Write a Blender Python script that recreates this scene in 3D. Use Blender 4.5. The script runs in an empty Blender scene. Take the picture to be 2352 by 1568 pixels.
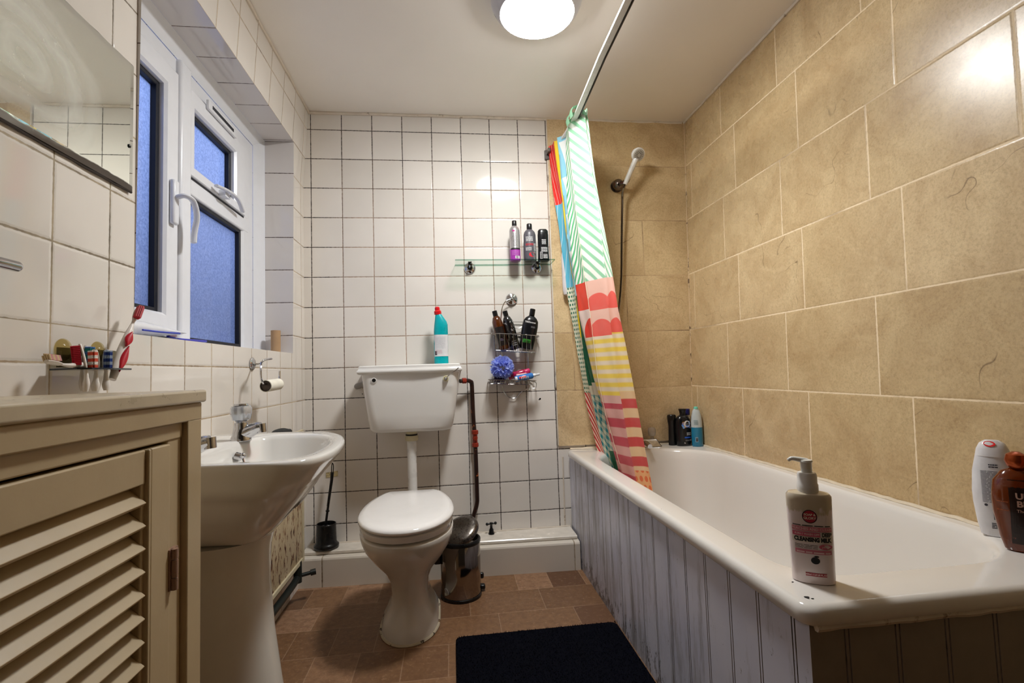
import bpy, bmesh, math, random
from mathutils import Vector, Matrix, Euler
random.seed(7)
PI = math.pi
S = bpy.context.scene
COL = S.collection

# ------------------------------------------------------------------ camera
def rot_cam(rx, ry, rz):
    cx, sx, cy, sy, cz, sz = math.cos(rx), math.sin(rx), math.cos(ry), math.sin(ry), math.cos(rz), math.sin(rz)
    Rx = Matrix(((1, 0, 0), (0, cx, -sx), (0, sx, cx))); Ry = Matrix(((cy, 0, sy), (0, 1, 0), (-sy, 0, cy))); Rz = Matrix(((cz, -sz, 0), (sz, cz, 0), (0, 0, 1)))
    return (Rz @ Ry @ Rx)
cam_data = bpy.data.cameras.new('camera'); cam = bpy.data.objects.new('camera', cam_data); COL.objects.link(cam)
cam.matrix_world = Matrix.Translation((0.7078, -2.51912, 0.94892)) @ rot_cam(1.62954, 0.03259, -0.12191).to_4x4()
cam_data.sensor_fit = 'HORIZONTAL'; cam_data.sensor_width = 36.0
cam_data.lens = 1136.364 / 2352 * 36.0
cam_data.clip_start = 0.02; cam_data.clip_end = 100
S.camera = cam

# ------------------------------------------------------------------ dusk sky outside the frosted window
SKY_STRENGTH = 3.8
W = bpy.data.worlds.new('dusk_sky'); S.world = W; W.use_nodes = True
wn = W.node_tree.nodes; wl = W.node_tree.links
bg = wn['Background']; tc = wn.new('ShaderNodeTexCoord'); sp = wn.new('ShaderNodeSeparateXYZ'); wr = wn.new('ShaderNodeValToRGB')
wl.new(tc.outputs['Generated'], sp.inputs[0]); wl.new(sp.outputs['Z'], wr.inputs[0]); wl.new(wr.outputs[0], bg.inputs[0])
wr.color_ramp.elements[0].position = 0.0; wr.color_ramp.elements[0].color = (0.12, 0.18, 0.38, 1)
wr.color_ramp.elements[1].position = 0.6; wr.color_ramp.elements[1].color = (0.34, 0.48, 1.0, 1)
bg.inputs[1].default_value = SKY_STRENGTH

# ------------------------------------------------------------------ view and lamp strength
LAMP_EMISSION = 158.0
LAMP_RGB = (1.0, 1.0, 0.985)
S.view_settings.view_transform = 'Standard'; S.view_settings.look = 'None'
S.view_settings.exposure = 0.0; S.view_settings.gamma = 1.0; S.view_settings.use_curve_mapping = False
S.cycles.use_denoising = True; S.cycles.adaptive_threshold = 0.02
S.cycles.max_bounces = 10; S.cycles.diffuse_bounces = 6; S.cycles.glossy_bounces = 4; S.cycles.transmission_bounces = 8
S.cycles.transparent_max_bounces = 8; S.cycles.caustics_reflective = False; S.cycles.caustics_refractive = False
S.cycles.sample_clamp_indirect = 6.0; S.cycles.blur_glossy = 0.5

# ------------------------------------------------------------------ materials
def lin(c):
    return tuple(((x / 255) / 12.92 if x / 255 <= 0.04045 else ((x / 255 + 0.055) / 1.055) ** 2.4) for x in c[:3]) + (1,)
class NT:
    def __init__(s, name):
        s.m = bpy.data.materials.new(name); s.m.use_nodes = True; s.t = s.m.node_tree; s.n = s.t.nodes; s.l = s.t.links
        s.b = s.n['Principled BSDF']; s.out = s.n['Material Output']; s._tc = None
    def tc(s, k='Object'):
        if s._tc is None: s._tc = s.n.new('ShaderNodeTexCoord')
        return s._tc.outputs[k]
    def xyz(s, k='Object', off=None):
        x = s.n.new('ShaderNodeSeparateXYZ'); v = s.tc(k)
        if off:
            a = s.n.new('ShaderNodeVectorMath'); a.operation = 'ADD'; s.l.new(v, a.inputs[0]); a.inputs[1].default_value = off; v = a.outputs[0]
        s.l.new(v, x.inputs[0]); return x.outputs
    def set(s, sock, v):
        if hasattr(v, 'is_output') or isinstance(v, bpy.types.NodeSocket): s.l.new(v, sock)
        else: sock.default_value = v
    def math(s, op, a, b=0.0, c=None):
        n = s.n.new('ShaderNodeMath'); n.operation = op; s.set(n.inputs[0], a); s.set(n.inputs[1], b)
        if c is not None: s.set(n.inputs[2], c)
        return n.outputs[0]
    def noise(s, scale, detail=3, rough=0.5, vec=None, dist=0.0, k='Object', out='Fac'):
        n = s.n.new('ShaderNodeTexNoise'); n.inputs['Scale'].default_value = scale; n.inputs['Detail'].default_value = detail
        n.inputs['Roughness'].default_value = rough; n.inputs['Distortion'].default_value = dist
        s.l.new(vec if vec is not None else s.tc(k), n.inputs['Vector']); return n.outputs[out]
    def scaled(s, v3, k='Object'):
        n = s.n.new('ShaderNodeVectorMath'); n.operation = 'MULTIPLY'; s.l.new(s.tc(k), n.inputs[0]); n.inputs[1].default_value = v3; return n.outputs[0]
    def ramp(s, fac, a, b, ca=(0, 0, 0, 1), cb=(1, 1, 1, 1)):
        n = s.n.new('ShaderNodeValToRGB'); s.l.new(fac, n.inputs[0]); e = n.color_ramp.elements
        e[0].position = a; e[0].color = ca; e[1].position = b; e[1].color = cb; return n.outputs[0]
    def rng(s, v, a, b, c=0.0, d=1.0, smooth=True):
        n = s.n.new('ShaderNodeMapRange'); n.interpolation_type = 'SMOOTHSTEP' if smooth else 'LINEAR'
        s.set(n.inputs[0], v)
        for i, q in enumerate((a, b, c, d)): n.inputs[i + 1].default_value = q
        return n.outputs[0]
    def mix(s, f, a, b, mode='MIX'):
        n = s.n.new('ShaderNodeMix'); n.data_type = 'RGBA'; n.blend_type = mode
        s.set(n.inputs[0], f); s.set(n.inputs[6], a); s.set(n.inputs[7], b); return n.outputs[2]
    def bump(s, h, strength=0.3, dist=0.002, normal=None):
        n = s.n.new('ShaderNodeBump'); n.inputs['Strength'].default_value = strength; n.inputs['Distance'].default_value = dist
        s.l.new(h, n.inputs['Height'])
        if normal is not None: s.l.new(normal, n.inputs['Normal'])
        return n.outputs[0]
MATS = {}
def mat(name, rgb, rough=0.5, metal=0.0, noise=0.06, nscale=25, spec=0.5, trans=0.0, coat=0.0, bump=0.0, bscale=120, ior=1.45, sub=0.0, grime=None, sheen=0.0):
    if name in MATS: return MATS[name]
    t = NT(name); c = lin(rgb)
    d = tuple(x * (1 - noise * 2.2) for x in c[:3]) + (1,)
    nz = t.noise(nscale, 4)
    colr = t.ramp(nz, 0.3, 0.7, d, c)
    if grime:
        gcol, gscale, lo, hi = grime[:4]
        vec = t.scaled(grime[4]) if len(grime) > 4 else None
        g = t.noise(gscale, 6, 0.65, vec)
        f = t.ramp(g, lo, hi)
        colr = t.mix(f, colr, lin(gcol))
    t.l.new(colr, t.b.inputs['Base Color'])
    t.l.new(t.ramp(nz, 0.2, 0.8, (rough * 0.85,) * 3 + (1,), (min(1, rough * 1.15),) * 3 + (1,)), t.b.inputs['Roughness'])
    t.b.inputs['Metallic'].default_value = metal; t.b.inputs['Specular IOR Level'].default_value = spec
    t.b.inputs['Transmission Weight'].default_value = trans; t.b.inputs['Coat Weight'].default_value = coat; t.b.inputs['Coat Roughness'].default_value = 0.06
    t.b.inputs['IOR'].default_value = ior; t.b.inputs['Sheen Weight'].default_value = sheen
    if sub: t.b.inputs['Subsurface Weight'].default_value = sub; t.b.inputs['Subsurface Radius'].default_value = (0.01, 0.008, 0.006)
    if bump: t.l.new(t.bump(t.noise(bscale, 3), bump, 0.001), t.b.inputs['Normal'])
    MATS[name] = t.m; return t.m

def tile_mat(name, ua, va, pu, pv, ou, ov, gw, tile, tile2, grout, grout2, rough=0.075, shift=0.0, dirt=None, marble=False, wob=0.25, relief=0.5, coverage=0.5):
    """glazed tiles on a plane: ua, va = 'X','Y','Z' axes of the wall, pu/pv pitch, ou/ov a joint position"""
    t = NT(name); x = t.xyz()
    u = t.math('DIVIDE', t.math('SUBTRACT', x[ua], ou), pu); v = t.math('DIVIDE', t.math('SUBTRACT', x[va], ov), pv)
    row = t.math('FLOOR', v)
    if shift: u = t.math('ADD', u, t.math('MULTIPLY', t.math('FLOORED_MODULO', row, 2.0), shift))
    du = t.math('MULTIPLY', t.math('PINGPONG', u, 0.5), pu); dv = t.math('MULTIPLY', t.math('PINGPONG', v, 0.5), pv)
    d = t.math('MINIMUM', du, dv)
    d = t.math('ADD', d, t.math('MULTIPLY', t.math('SUBTRACT', t.noise(90, 3), 0.5), gw * 0.9))
    g = t.rng(d, gw * 0.35, gw * 0.75, 1.0, 0.0)
    cv = t.n.new('ShaderNodeCombineXYZ'); t.l.new(t.math('FLOOR', u), cv.inputs[0]); t.l.new(row, cv.inputs[1])
    wn_ = t.n.new('ShaderNodeTexWhiteNoise'); wn_.noise_dimensions = '3D'; t.l.new(cv.outputs[0], wn_.inputs[0])
    base = t.mix(wn_.outputs['Value'], lin(tile), lin(tile2))
    if marble:
        off = t.n.new('ShaderNodeVectorMath'); off.operation = 'MULTIPLY_ADD'; t.l.new(wn_.outputs['Color'], off.inputs[0]); off.inputs[1].default_value = (7, 7, 7); t.l.new(t.tc(), off.inputs[2])
        cl = t.noise(5, 9, 0.72, off.outputs[0], 0.8)
        base = t.mix(t.ramp(cl, 0.36, 0.60), t.mix(0.44, base, lin((158, 124, 82)), 'MIX'), base)
        fine = t.noise(130, 8, 0.85, off.outputs[0])
        base = t.mix(t.math('MULTIPLY', t.ramp(fine, 0.46, 0.62), 0.34), base, lin((112, 82, 48)))
        veins = t.noise(2.6, 3, 0.5, off.outputs[0], 0.3)
        vd = t.math('ABSOLUTE', t.math('SUBTRACT', veins, 0.5))
        msk = t.math('MULTIPLY', t.rng(vd, 0.0, 0.0028, 1.0, 0.0), t.ramp(t.noise(5.5, 2, 0.5, off.outputs[0]), 0.54, 0.60))
        base = t.mix(t.math('MULTIPLY', msk, 0.65), base, lin((96, 72, 48)))
    else:
        base = t.mix(t.math('MULTIPLY', t.ramp(t.noise(4.0, 3), 0.4, 0.75), 0.10), base, lin((150, 140, 125)))
    gn = t.noise(3.0, 5, 0.7)
    gf = t.ramp(gn, max(0.0, coverage - 0.12), coverage + 0.12)
    if dirt: gf = dirt(t, x, gf)
    gcol = t.mix(gf, lin(grout), lin(grout2))
    t.l.new(t.mix(g, base, gcol), t.b.inputs['Base Color'])
    rr = t.math('ADD', rough, t.math('MULTIPLY', g, 0.6))
    if marble: rr = t.math('ADD', rr, t.math('MULTIPLY', t.noise(25, 4), 0.10))
    t.l.new(rr, t.b.inputs['Roughness'])
    t.b.inputs['Specular IOR Level'].default_value = 0.5
    h = t.rng(d, gw * 0.3, gw * 0.3 + 0.006, 0.0, 1.0)
    nb = t.bump(h, relief, 0.0015)
    nb2 = t.bump(t.noise(7.0, 1, 0.3), wob, 0.003, nb)
    sc_ = t.n.new('ShaderNodeSeparateColor'); t.l.new(wn_.outputs['Color'], sc_.inputs[0])
    tl = t.math('ADD', t.math('MULTIPLY', t.math('MULTIPLY', t.math('SUBTRACT', t.math('FRACT', u), 0.5), pu), t.math('SUBTRACT', sc_.outputs[0], 0.5)), t.math('MULTIPLY', t.math('MULTIPLY', t.math('SUBTRACT', t.math('FRACT', v), 0.5), pv), t.math('SUBTRACT', sc_.outputs[1], 0.5)))
    nb2 = t.bump(t.math('MULTIPLY', tl, 0.035), 1.0, 1.0, nb2)
    t.l.new(nb2, t.b.inputs['Normal'])
    return t.m

WHITE_T, WHITE_T2 = (226, 220, 213), (218, 212, 204)
BZ = 2.19   # height of the first full tile joint
def dirt_back(t, x, gf):
    top = t.rng(x['Z'], 1.75, 2.15); low = t.rng(x['Z'], 1.02, 0.85)
    leftc = t.rng(x['X'], 0.30, 0.06); rightd = t.rng(x['Z'], 1.3, 1.1)
    m = t.math('MAXIMUM', t.math('MAXIMUM', top, low), leftc)
    return t.math('MINIMUM', 1.0, t.math('ADD', t.math('MULTIPLY', m, 0.85), t.math('MULTIPLY', gf, 0.45)))
M_BACK = tile_mat('white_glazed_tiles_back', 'X', 'Z', 0.15, 0.15, 0.037, BZ, 0.0034, WHITE_T, WHITE_T2, (168, 140, 118), (38, 26, 20), dirt=dirt_back)
M_LEFT_LOW = tile_mat('white_glazed_tiles_left_low', 'Y', 'Z', 0.15, 0.15, -0.196, BZ, 0.0034, WHITE_T, WHITE_T2, (186, 168, 140), (110, 84, 60), coverage=0.55)
M_LEFT_HIGH = tile_mat('white_glazed_tiles_left_high', 'Y', 'Z', 0.15, 0.15, -0.196, 1.059, 0.0038, WHITE_T, WHITE_T2, (176, 160, 132), (58, 46, 34), coverage=0.52)
M_REVEAL = tile_mat('white_glazed_tiles_reveal', 'X', 'Z', 0.30, 0.15, -0.2, BZ, 0.003, (214, 208, 204), (206, 202, 200), (120, 100, 90), (60, 46, 44))
M_SOFFIT = tile_mat('white_glazed_tiles_soffit', 'X', 'Y', 0.30, 0.15, -0.2, -0.196, 0.003, (214, 208, 204), (206, 202, 200), (120, 100, 90), (60, 46, 44))
BEIGE, BEIGE2 = (216, 192, 151), (202, 177, 134)
M_BEIGE_B = tile_mat('beige_stone_tiles_back', 'X', 'Z', 0.405, 0.2975, 1.745, 1.432, 0.0035, BEIGE, BEIGE2, (196, 168, 130), (92, 66, 44), rough=0.30, shift=0.26, marble=True, wob=0.12, relief=0.35, coverage=0.58)
M_BEIGE_R = tile_mat('beige_stone_tiles_right', 'Y', 'Z', 0.405, 0.2985, -0.370, 1.436, 0.004, BEIGE, BEIGE2, (236, 214, 180), (120, 92, 64), rough=0.23, shift=0.26, marble=True, wob=0.12, relief=0.35, coverage=0.66)

def floor_material():
    t = NT('brown_stone_effect_vinyl'); x = t.xyz()
    pu, pv, gw = 0.30, 0.1875, 0.004
    u = t.math('DIVIDE', t.math('SUBTRACT', x['X'], 0.975), pu); v = t.math('DIVIDE', t.math('SUBTRACT', x['Y'], -0.335), pv)
    row = t.math('FLOOR', v)
    u = t.math('ADD', u, t.math('MULTIPLY', t.math('FLOORED_MODULO', row, 3.0), 0.36))
    col = t.math('FLOOR', u)
    cv = t.n.new('ShaderNodeCombineXYZ'); t.l.new(col, cv.inputs[0]); t.l.new(row, cv.inputs[1])
    wn_ = t.n.new('ShaderNodeTexWhiteNoise'); t.l.new(cv.outputs[0], wn_.inputs[0])
    split = t.math('GREATER_THAN', wn_.outputs['Value'], 0.55)
    uu = t.math('MULTIPLY', u, 2.0)
    col2 = t.math('FLOOR', uu)
    cv2 = t.n.new('ShaderNodeCombineXYZ'); t.l.new(t.math('ADD', t.math('MULTIPLY', split, t.math('SUBTRACT', col2, col)), col), cv2.inputs[0]); t.l.new(t.math('ADD', row, 17.0), cv2.inputs[1])
    w2 = t.n.new('ShaderNodeTexWhiteNoise'); t.l.new(cv2.outputs[0], w2.inputs[0])
    d1 = t.math('MULTIPLY', t.math('PINGPONG', u, 0.5), pu); d2 = t.math('MULTIPLY', t.math('PINGPONG', uu, 0.5), pu / 2)
    dd = t.math('ADD', d1, t.math('MULTIPLY', split, t.math('SUBTRACT', t.math('MINIMUM', d1, d2), d1)))
    d = t.math('MINIMUM', dd, t.math('MULTIPLY', t.math('PINGPONG', v, 0.5), pv))
    n = t.n.new('ShaderNodeValToRGB'); t.l.new(w2.outputs['Value'], n.inputs[0]); e = n.color_ramp.elements
    e[0].position = 0.0; e[0].color = lin((92, 62, 42)); e[1].position = 1.0; e[1].color = lin((160, 124, 96))
    q = e.new(0.35); q.color = lin((120, 88, 60)); q = e.new(0.7); q.color = lin((132, 98, 68))
    c = t.mix(t.math('MULTIPLY', t.ramp(t.noise(38, 8, 0.75), 0.40, 0.60), 0.5), n.outputs[0], lin((92, 60, 40)))
    c = t.mix(t.math('MULTIPLY', t.ramp(t.noise(60, 6, 0.7), 0.55, 0.72), 0.25), c, lin((205, 170, 135)))
    c = t.mix(t.math('MULTIPLY', t.rng(d, 0.0006, 0.0026, 1.0, 0.0), 0.24), c, lin((196, 168, 140)))
    c = t.mix(t.math('MULTIPLY', t.ramp(t.noise(9, 7, 0.8), 0.66, 0.74), 0.6), c, lin((60, 42, 30)))
    t.l.new(c, t.b.inputs['Base Color']); t.b.inputs['Roughness'].default_value = 0.42
    t.l.new(t.bump(t.noise(160, 3), 0.12, 0.001), t.b.inputs['Normal'])
    return t.m
M_FLOOR = floor_material()
M_CEIL = mat('painted_ceiling', (240, 234, 226), 0.75, noise=0.02, nscale=3, bump=0.15, bscale=14, spec=0.25)
M_CAULK = mat('old_sealant', (216, 204, 188), 0.5, grime=((120, 98, 74), 22, 0.60, 0.70), bump=0.3, bscale=60)
M_CERAMIC = mat('white_ceramic', (226, 224, 220), 0.07, noise=0.015, nscale=4, coat=0.4)
M_CERAMIC_OLD = mat('aged_white_ceramic', (214, 209, 200), 0.12, noise=0.03, nscale=5, coat=0.3)
M_ENAMEL = mat('bath_enamel', (226, 222, 216), 0.10, noise=0.015, nscale=3, coat=0.3)
M_SEAT = mat('white_seat_plastic', (236, 234, 232), 0.10, noise=0.01, coat=0.3)
M_UPVC = mat('white_upvc', (224, 226, 232), 0.22, noise=0.015)
M_GASKET = mat('black_gasket', (24, 26, 36), 0.5)
M_CHROME = mat('chrome', (205, 205, 208), 0.09, 1.0, noise=0.08, nscale=60)
M_STEEL = mat('polished_steel', (150, 140, 130), 0.12, 1.0, noise=0.05)
M_DARKCHROME = mat('tarnished_chrome', (130, 118, 112), 0.2, 1.0, noise=0.15, nscale=60)
M_WIRE = mat('chromed_wire', (190, 188, 184), 0.18, 1.0)
M_BLACK = mat('black_plastic', (16, 16, 17), 0.28, noise=0.1)
M_BLACKM = mat('black_rubber', (22, 22, 22), 0.6)
M_WPLASTIC = mat('white_plastic', (228, 226, 222), 0.28)
M_CREAM = mat('cream_gloss_paint', (182, 162, 128), 0.42, noise=0.05, nscale=9, bump=0.35, bscale=55, grime=((104, 84, 60), 34, 0.70, 0.78))
M_CREAM_TOP = mat('chipped_cream_paint', (196, 182, 156), 0.3, noise=0.06, bump=0.3, bscale=50, grime=((74, 54, 38), 60, 0.66, 0.72))
M_PINKPAINT = mat('painted_hinge', (150, 118, 100), 0.4, bump=0.4, bscale=90, grime=((50, 24, 16), 90, 0.6, 0.68))
def panel_material():
    t = NT('mouldy_window_tinted_panel_paint'); x = t.xyz(off=(1.64, -0.86, 0))
    base = t.mix(t.ramp(t.noise(5, 3), 0.35, 0.7), lin((212, 213, 226)), lin((196, 199, 217)))  # blue of the window light is mixed into the white base colour
    v = t.n.new('ShaderNodeVectorMath'); v.operation = 'MULTIPLY'; t.l.new(t.tc(), v.inputs[0]); v.inputs[1].default_value = (9, 9, 1.3)
    st = t.noise(3.0, 7, 0.72, v.outputs[0])
    far = t.rng(x['Y'], -1.5, -0.15); low = t.rng(x['Z'], 0.50, 0.0)
    amt = t.math('ADD', t.math('MULTIPLY', far, 0.10), t.math('MULTIPLY', low, 0.10))
    st2 = t.math('ADD', st, amt)
    base = t.mix(t.math('MULTIPLY', t.ramp(st2, 0.56, 0.74), 0.6), base, lin((112, 108, 104)))
    sp_ = t.noise(48, 6, 0.75, t.scaled((1, 1, 0.45)))
    mm = t.math('ADD', sp_, t.math('ADD', t.math('MULTIPLY', t.rng(x['Z'], 0.16, 0.0), 0.13), t.math('MULTIPLY', far, 0.035)))
    base = t.mix(t.math('MULTIPLY', t.ramp(mm, 0.66, 0.71), 0.85), base, lin((56, 48, 44)))
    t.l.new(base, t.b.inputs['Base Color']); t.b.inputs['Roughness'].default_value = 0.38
    return t.m
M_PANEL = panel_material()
M_GROOVE = mat('dark_groove_dirt', (150, 144, 142), 0.7, grime=((56, 48, 40), 9, 0.55, 0.66, (1, 1, 0.4)))
def rust_material():
    t = NT('rust_flecked_radiator_paint')
    base = t.mix(t.ramp(t.noise(12, 4), 0.4, 0.7), lin((198, 180, 146)), lin((214, 200, 170)))
    s1 = t.noise(55, 4, 0.6, t.scaled((1, 1, 0.42)), 0.4)
    base = t.mix(t.ramp(s1, 0.54, 0.60), base, lin((120, 66, 34)))
    base = t.mix(t.ramp(s1, 0.61, 0.655), base, lin((36, 20, 14)))
    t.l.new(base, t.b.inputs['Base Color']); t.b.inputs['Roughness'].default_value = 0.6
    t.l.new(t.bump(s1, 0.5, 0.002), t.b.inputs['Normal']); return t.m
M_RUST = rust_material()
def glass_pane_material():
    t = NT('frosted_window_glass')
    nz = t.noise(140, 4, 0.7)
    tr = t.n.new('ShaderNodeBsdfTranslucent'); t.l.new(t.mix(t.ramp(nz, 0.35, 0.65), (0.46, 0.49, 0.53, 1), (0.76, 0.77, 0.78, 1)), tr.inputs[0])
    gl = t.n.new('ShaderNodeBsdfGlossy'); gl.inputs['Roughness'].default_value = 0.04
    fr = t.n.new('ShaderNodeFresnel'); fr.inputs[0].default_value = 1.5
    mx = t.n.new('ShaderNodeMixShader'); t.l.new(fr.outputs[0], mx.inputs[0]); t.l.new(tr.outputs[0], mx.inputs[1]); t.l.new(gl.outputs[0], mx.inputs[2])
    t.l.new(mx.outputs[0], t.out.inputs[0]); return t.m
M_PANE = glass_pane_material()
def clear_glass(name, tint, rough=0.02, ior=1.45):
    t = NT(name)
    tr = t.n.new('ShaderNodeBsdfTransparent'); t.l.new(t.mix(t.noise(30, 2), lin(tint), lin(tint)), tr.inputs[0])
    gl = t.n.new('ShaderNodeBsdfGlossy'); gl.inputs['Roughness'].default_value = rough
    fr = t.n.new('ShaderNodeFresnel'); fr.inputs[0].default_value = ior; ge = t.n.new('ShaderNodeNewGeometry')
    mx = t.n.new('ShaderNodeMixShader'); t.l.new(t.math('MULTIPLY', fr.outputs[0], t.math('SUBTRACT', 1.0, ge.outputs['Backfacing'])), mx.inputs[0]); t.l.new(tr.outputs[0], mx.inputs[1]); t.l.new(gl.outputs[0], mx.inputs[2])
    t.l.new(mx.outputs[0], t.out.inputs[0]); return t.m
M_CLEAR = clear_glass('clear_glass', (246, 251, 248), ior=1.10)
M_CLEAR_EDGE = clear_glass('green_glass_edge', (160, 196, 182), ior=1.15)
M_SMOKE = clear_glass('smoked_acrylic', (176, 172, 156), 0.05, 1.3)
M_SUCKER = clear_glass('yellowed_suction_cup', (240, 234, 212), 0.12, 1.15)
def lens_material():
    t = NT('lit_opal_lens'); e = t.n.new('ShaderNodeEmission')
    t.l.new(t.mix(t.noise(3, 1), LAMP_RGB + (1,), LAMP_RGB + (1,)), e.inputs[0]); e.inputs[1].default_value = LAMP_EMISSION
    t.l.new(e.outputs[0], t.out.inputs[0]); return t.m
M_LENS = lens_material()
def mirror_material():
    t = NT('smeared_mirror'); x = t.xyz(off=(0.006, -1.66, 1.52))
    # arcs of dried wiping marks
    dy = t.math('ADD', x['Y'], 1.63); dz = t.math('SUBTRACT', x['Z'], 1.50)
    r = t.math('SQRT', t.math('ADD', t.math('MULTIPLY', dy, dy), t.math('MULTIPLY', t.math('MULTIPLY', dz, dz), 2.2)))
    rn = t.math('ADD', r, t.math('MULTIPLY', t.math('SUBTRACT', t.noise(9, 3), 0.5), 0.07))
    rings = t.math('PINGPONG', t.math('MULTIPLY', rn, 26.0), 1.0)
    env = t.rng(rn, 0.21, 0.16, 0.0, 1.0)
    spots = t.math('MULTIPLY', t.ramp(t.noise(45, 6, 0.8), 0.62, 0.75), t.ramp(t.noise(8, 2), 0.5, 0.62))
    f = t.math('MULTIPLY', env, t.math('ADD', t.math('MULTIPLY', rings, 0.26), 0.16))
    f = t.math('MINIMUM', 0.9, t.math('ADD', f, t.math('MULTIPLY', env, t.math('MULTIPLY', spots, 0.7))))
    f = t.math('MAXIMUM', f, 0.05)
    edge = t.rng(t.math('ADD', x['Z'], t.math('MULTIPLY', t.math('SUBTRACT', t.noise(16, 4), 0.5), 0.016)), 1.391, 1.388, 0.0, 1.0)
    t.b.inputs['Metallic'].default_value = 1.0; t.l.new(t.mix(edge, (0.80, 0.82, 0.76, 1), lin((70, 58, 50))), t.b.inputs['Base Color'])
    t.l.new(t.math('ADD', 0.01, t.math('MULTIPLY', edge, 0.4)), t.b.inputs['Roughness'])
    df = t.n.new('ShaderNodeBsdfDiffuse'); df.inputs[0].default_value = (0.8, 0.82, 0.78, 1)
    mx = t.n.new('ShaderNodeMixShader'); t.l.new(f, mx.inputs[0]); t.l.new(t.b.outputs[0], mx.inputs[1]); t.l.new(df.outputs[0], mx.inputs[2])
    t.l.new(mx.outputs[0], t.out.inputs[0]); return t.m
M_MIRROR = mirror_material()

# ------------------------------------------------------------------ mesh helpers
OFF = {}
def thing(name, label, cat, loc=(0, 0, 0), rot=(0, 0, 0), group=None, world=True):
    o = bpy.data.objects.new(name, None); COL.objects.link(o); o.empty_display_size = 0.02
    o.location = loc; o.rotation_euler = rot; o['label'] = label; o['category'] = cat
    if group: o['group'] = group
    OFF[o.name] = Vector(loc) if world else Vector((0, 0, 0)); return o
def tag(o, label, cat, group=None):
    o['label'] = label; o['category'] = cat
    if group: o['group'] = group
    return o
def obj(name, bm, mats, parent=None, smooth=True, bevel=0.0, seg=2, label=None, kind=None, recalc=True, angle=40):
    if recalc: bmesh.ops.recalc_face_normals(bm, faces=bm.faces)
    me = bpy.data.meshes.new(name); off = Vector((0, 0, 0))
    if parent is not None: off = OFF[parent.name]; bmesh.ops.translate(bm, verts=bm.verts, vec=-off)
    bm.to_mesh(me); bm.free()
    o = bpy.data.objects.new(name, me); COL.objects.link(o)
    for m in (mats if isinstance(mats, (list, tuple)) else [mats]): me.materials.append(m)
    if parent is not None: o.parent = parent
    OFF[o.name] = off
    if smooth:
        for p in me.polygons: p.use_smooth = True
        me.set_sharp_from_angle(angle=math.radians(angle))
    if bevel:
        b = o.modifiers.new('bevel', 'BEVEL'); b.width = bevel; b.segments = seg; b.limit_method = 'ANGLE'; b.angle_limit = math.radians(35)
    if label: o['label'] = label
    if kind: o['kind'] = kind
    return o
def NB(): return bmesh.new()
def box(bm, x0, x1, y0, y1, z0, z1, mi=0, M=None):
    vs = [bm.verts.new((x, y, z)) for z in (z0, z1) for x, y in ((x0, y0), (x1, y0), (x1, y1), (x0, y1))]
    if M is not None:
        for v in vs: v.co = M @ v.co
    fs = [(0, 3, 2, 1), (4, 5, 6, 7), (0, 1, 5, 4), (1, 2, 6, 5), (2, 3, 7, 6), (3, 0, 4, 7)]
    out = []
    for f in fs:
        q = bm.faces.new([vs[i] for i in f]); q.material_index = mi; out.append(q)
    return bm
def quad(bm, pts, mi=0):
    f = bm.faces.new([bm.verts.new(p) for p in pts]); f.material_index = mi; return f
def loft(bm, rings, cap0=True, cap1=True, closed=True, mi=0, mis=None):
    R = [[bm.verts.new(p) for p in r] for r in rings]; n = len(R[0])
    for k in range(len(R) - 1):
        for i in range(n if closed else n - 1):
            j = (i + 1) % n
            f = bm.faces.new((R[k][i], R[k][j], R[k + 1][j], R[k + 1][i])); f.material_index = mis[k] if mis else mi
    if cap0: f = bm.faces.new(R[0][::-1]); f.material_index = mis[0] if mis else mi
    if cap1: f = bm.faces.new(R[-1]); f.material_index = mis[-1] if mis else mi
    return R
def ell(cx, cy, z, rx, ry, n=32, ex=2.0, ph=0.0):
    out = []
    for i in range(n):
        a = 2 * PI * i / n + ph; c, s = math.cos(a), math.sin(a); k = (abs(c) ** ex + abs(s) ** ex) ** (-1 / ex)
        out.append(Vector((cx + rx * c * k, cy + ry * s * k, z)))
    return out
def lathe(bm, prof, n=28, sx=1.0, sy=1.0, c=(0, 0, 0), ex=2.0, mi=0, mis=None, cap0=True, cap1=True, M=None):
    rings = [ell(c[0], c[1], c[2] + z, max(r, 1e-4) * sx, max(r, 1e-4) * sy, n, ex) for r, z in prof]
    if M is not None: rings = [[M @ p for p in r] for r in rings]
    return loft(bm, rings, cap0, cap1, mi=mi, mis=mis)
def align(p, d, up=(0, 0, 1)):
    """matrix taking local +Z to direction d at p"""
    d = Vector(d).normalized(); q = Vector((0, 0, 1)).rotation_difference(d)
    return Matrix.Translation(p) @ q.to_matrix().to_4x4()
def cyl(bm, p, q, r, n=16, r2=None, mi=0):
    p, q = Vector(p), Vector(q); L = (q - p).length
    lathe(bm, [(r, 0), (r if r2 is None else r2, L)], n, M=align(p, q - p), mi=mi)
def catmull(pts, k=6):
    P = [Vector(p) for p in pts]; P = [2 * P[0] - P[1]] + P + [2 * P[-1] - P[-2]]; out = []
    for i in range(1, len(P) - 2):
        a, b, c, d = P[i - 1:i + 3]
        for j in range(k):
            t = j / k; out.append(0.5 * ((2 * b) + (c - a) * t + (2 * a - 5 * b + 4 * c - d) * t * t + (-a + 3 * b - 3 * c + d) * t ** 3))
    out.append(P[-2]); return out
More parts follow.
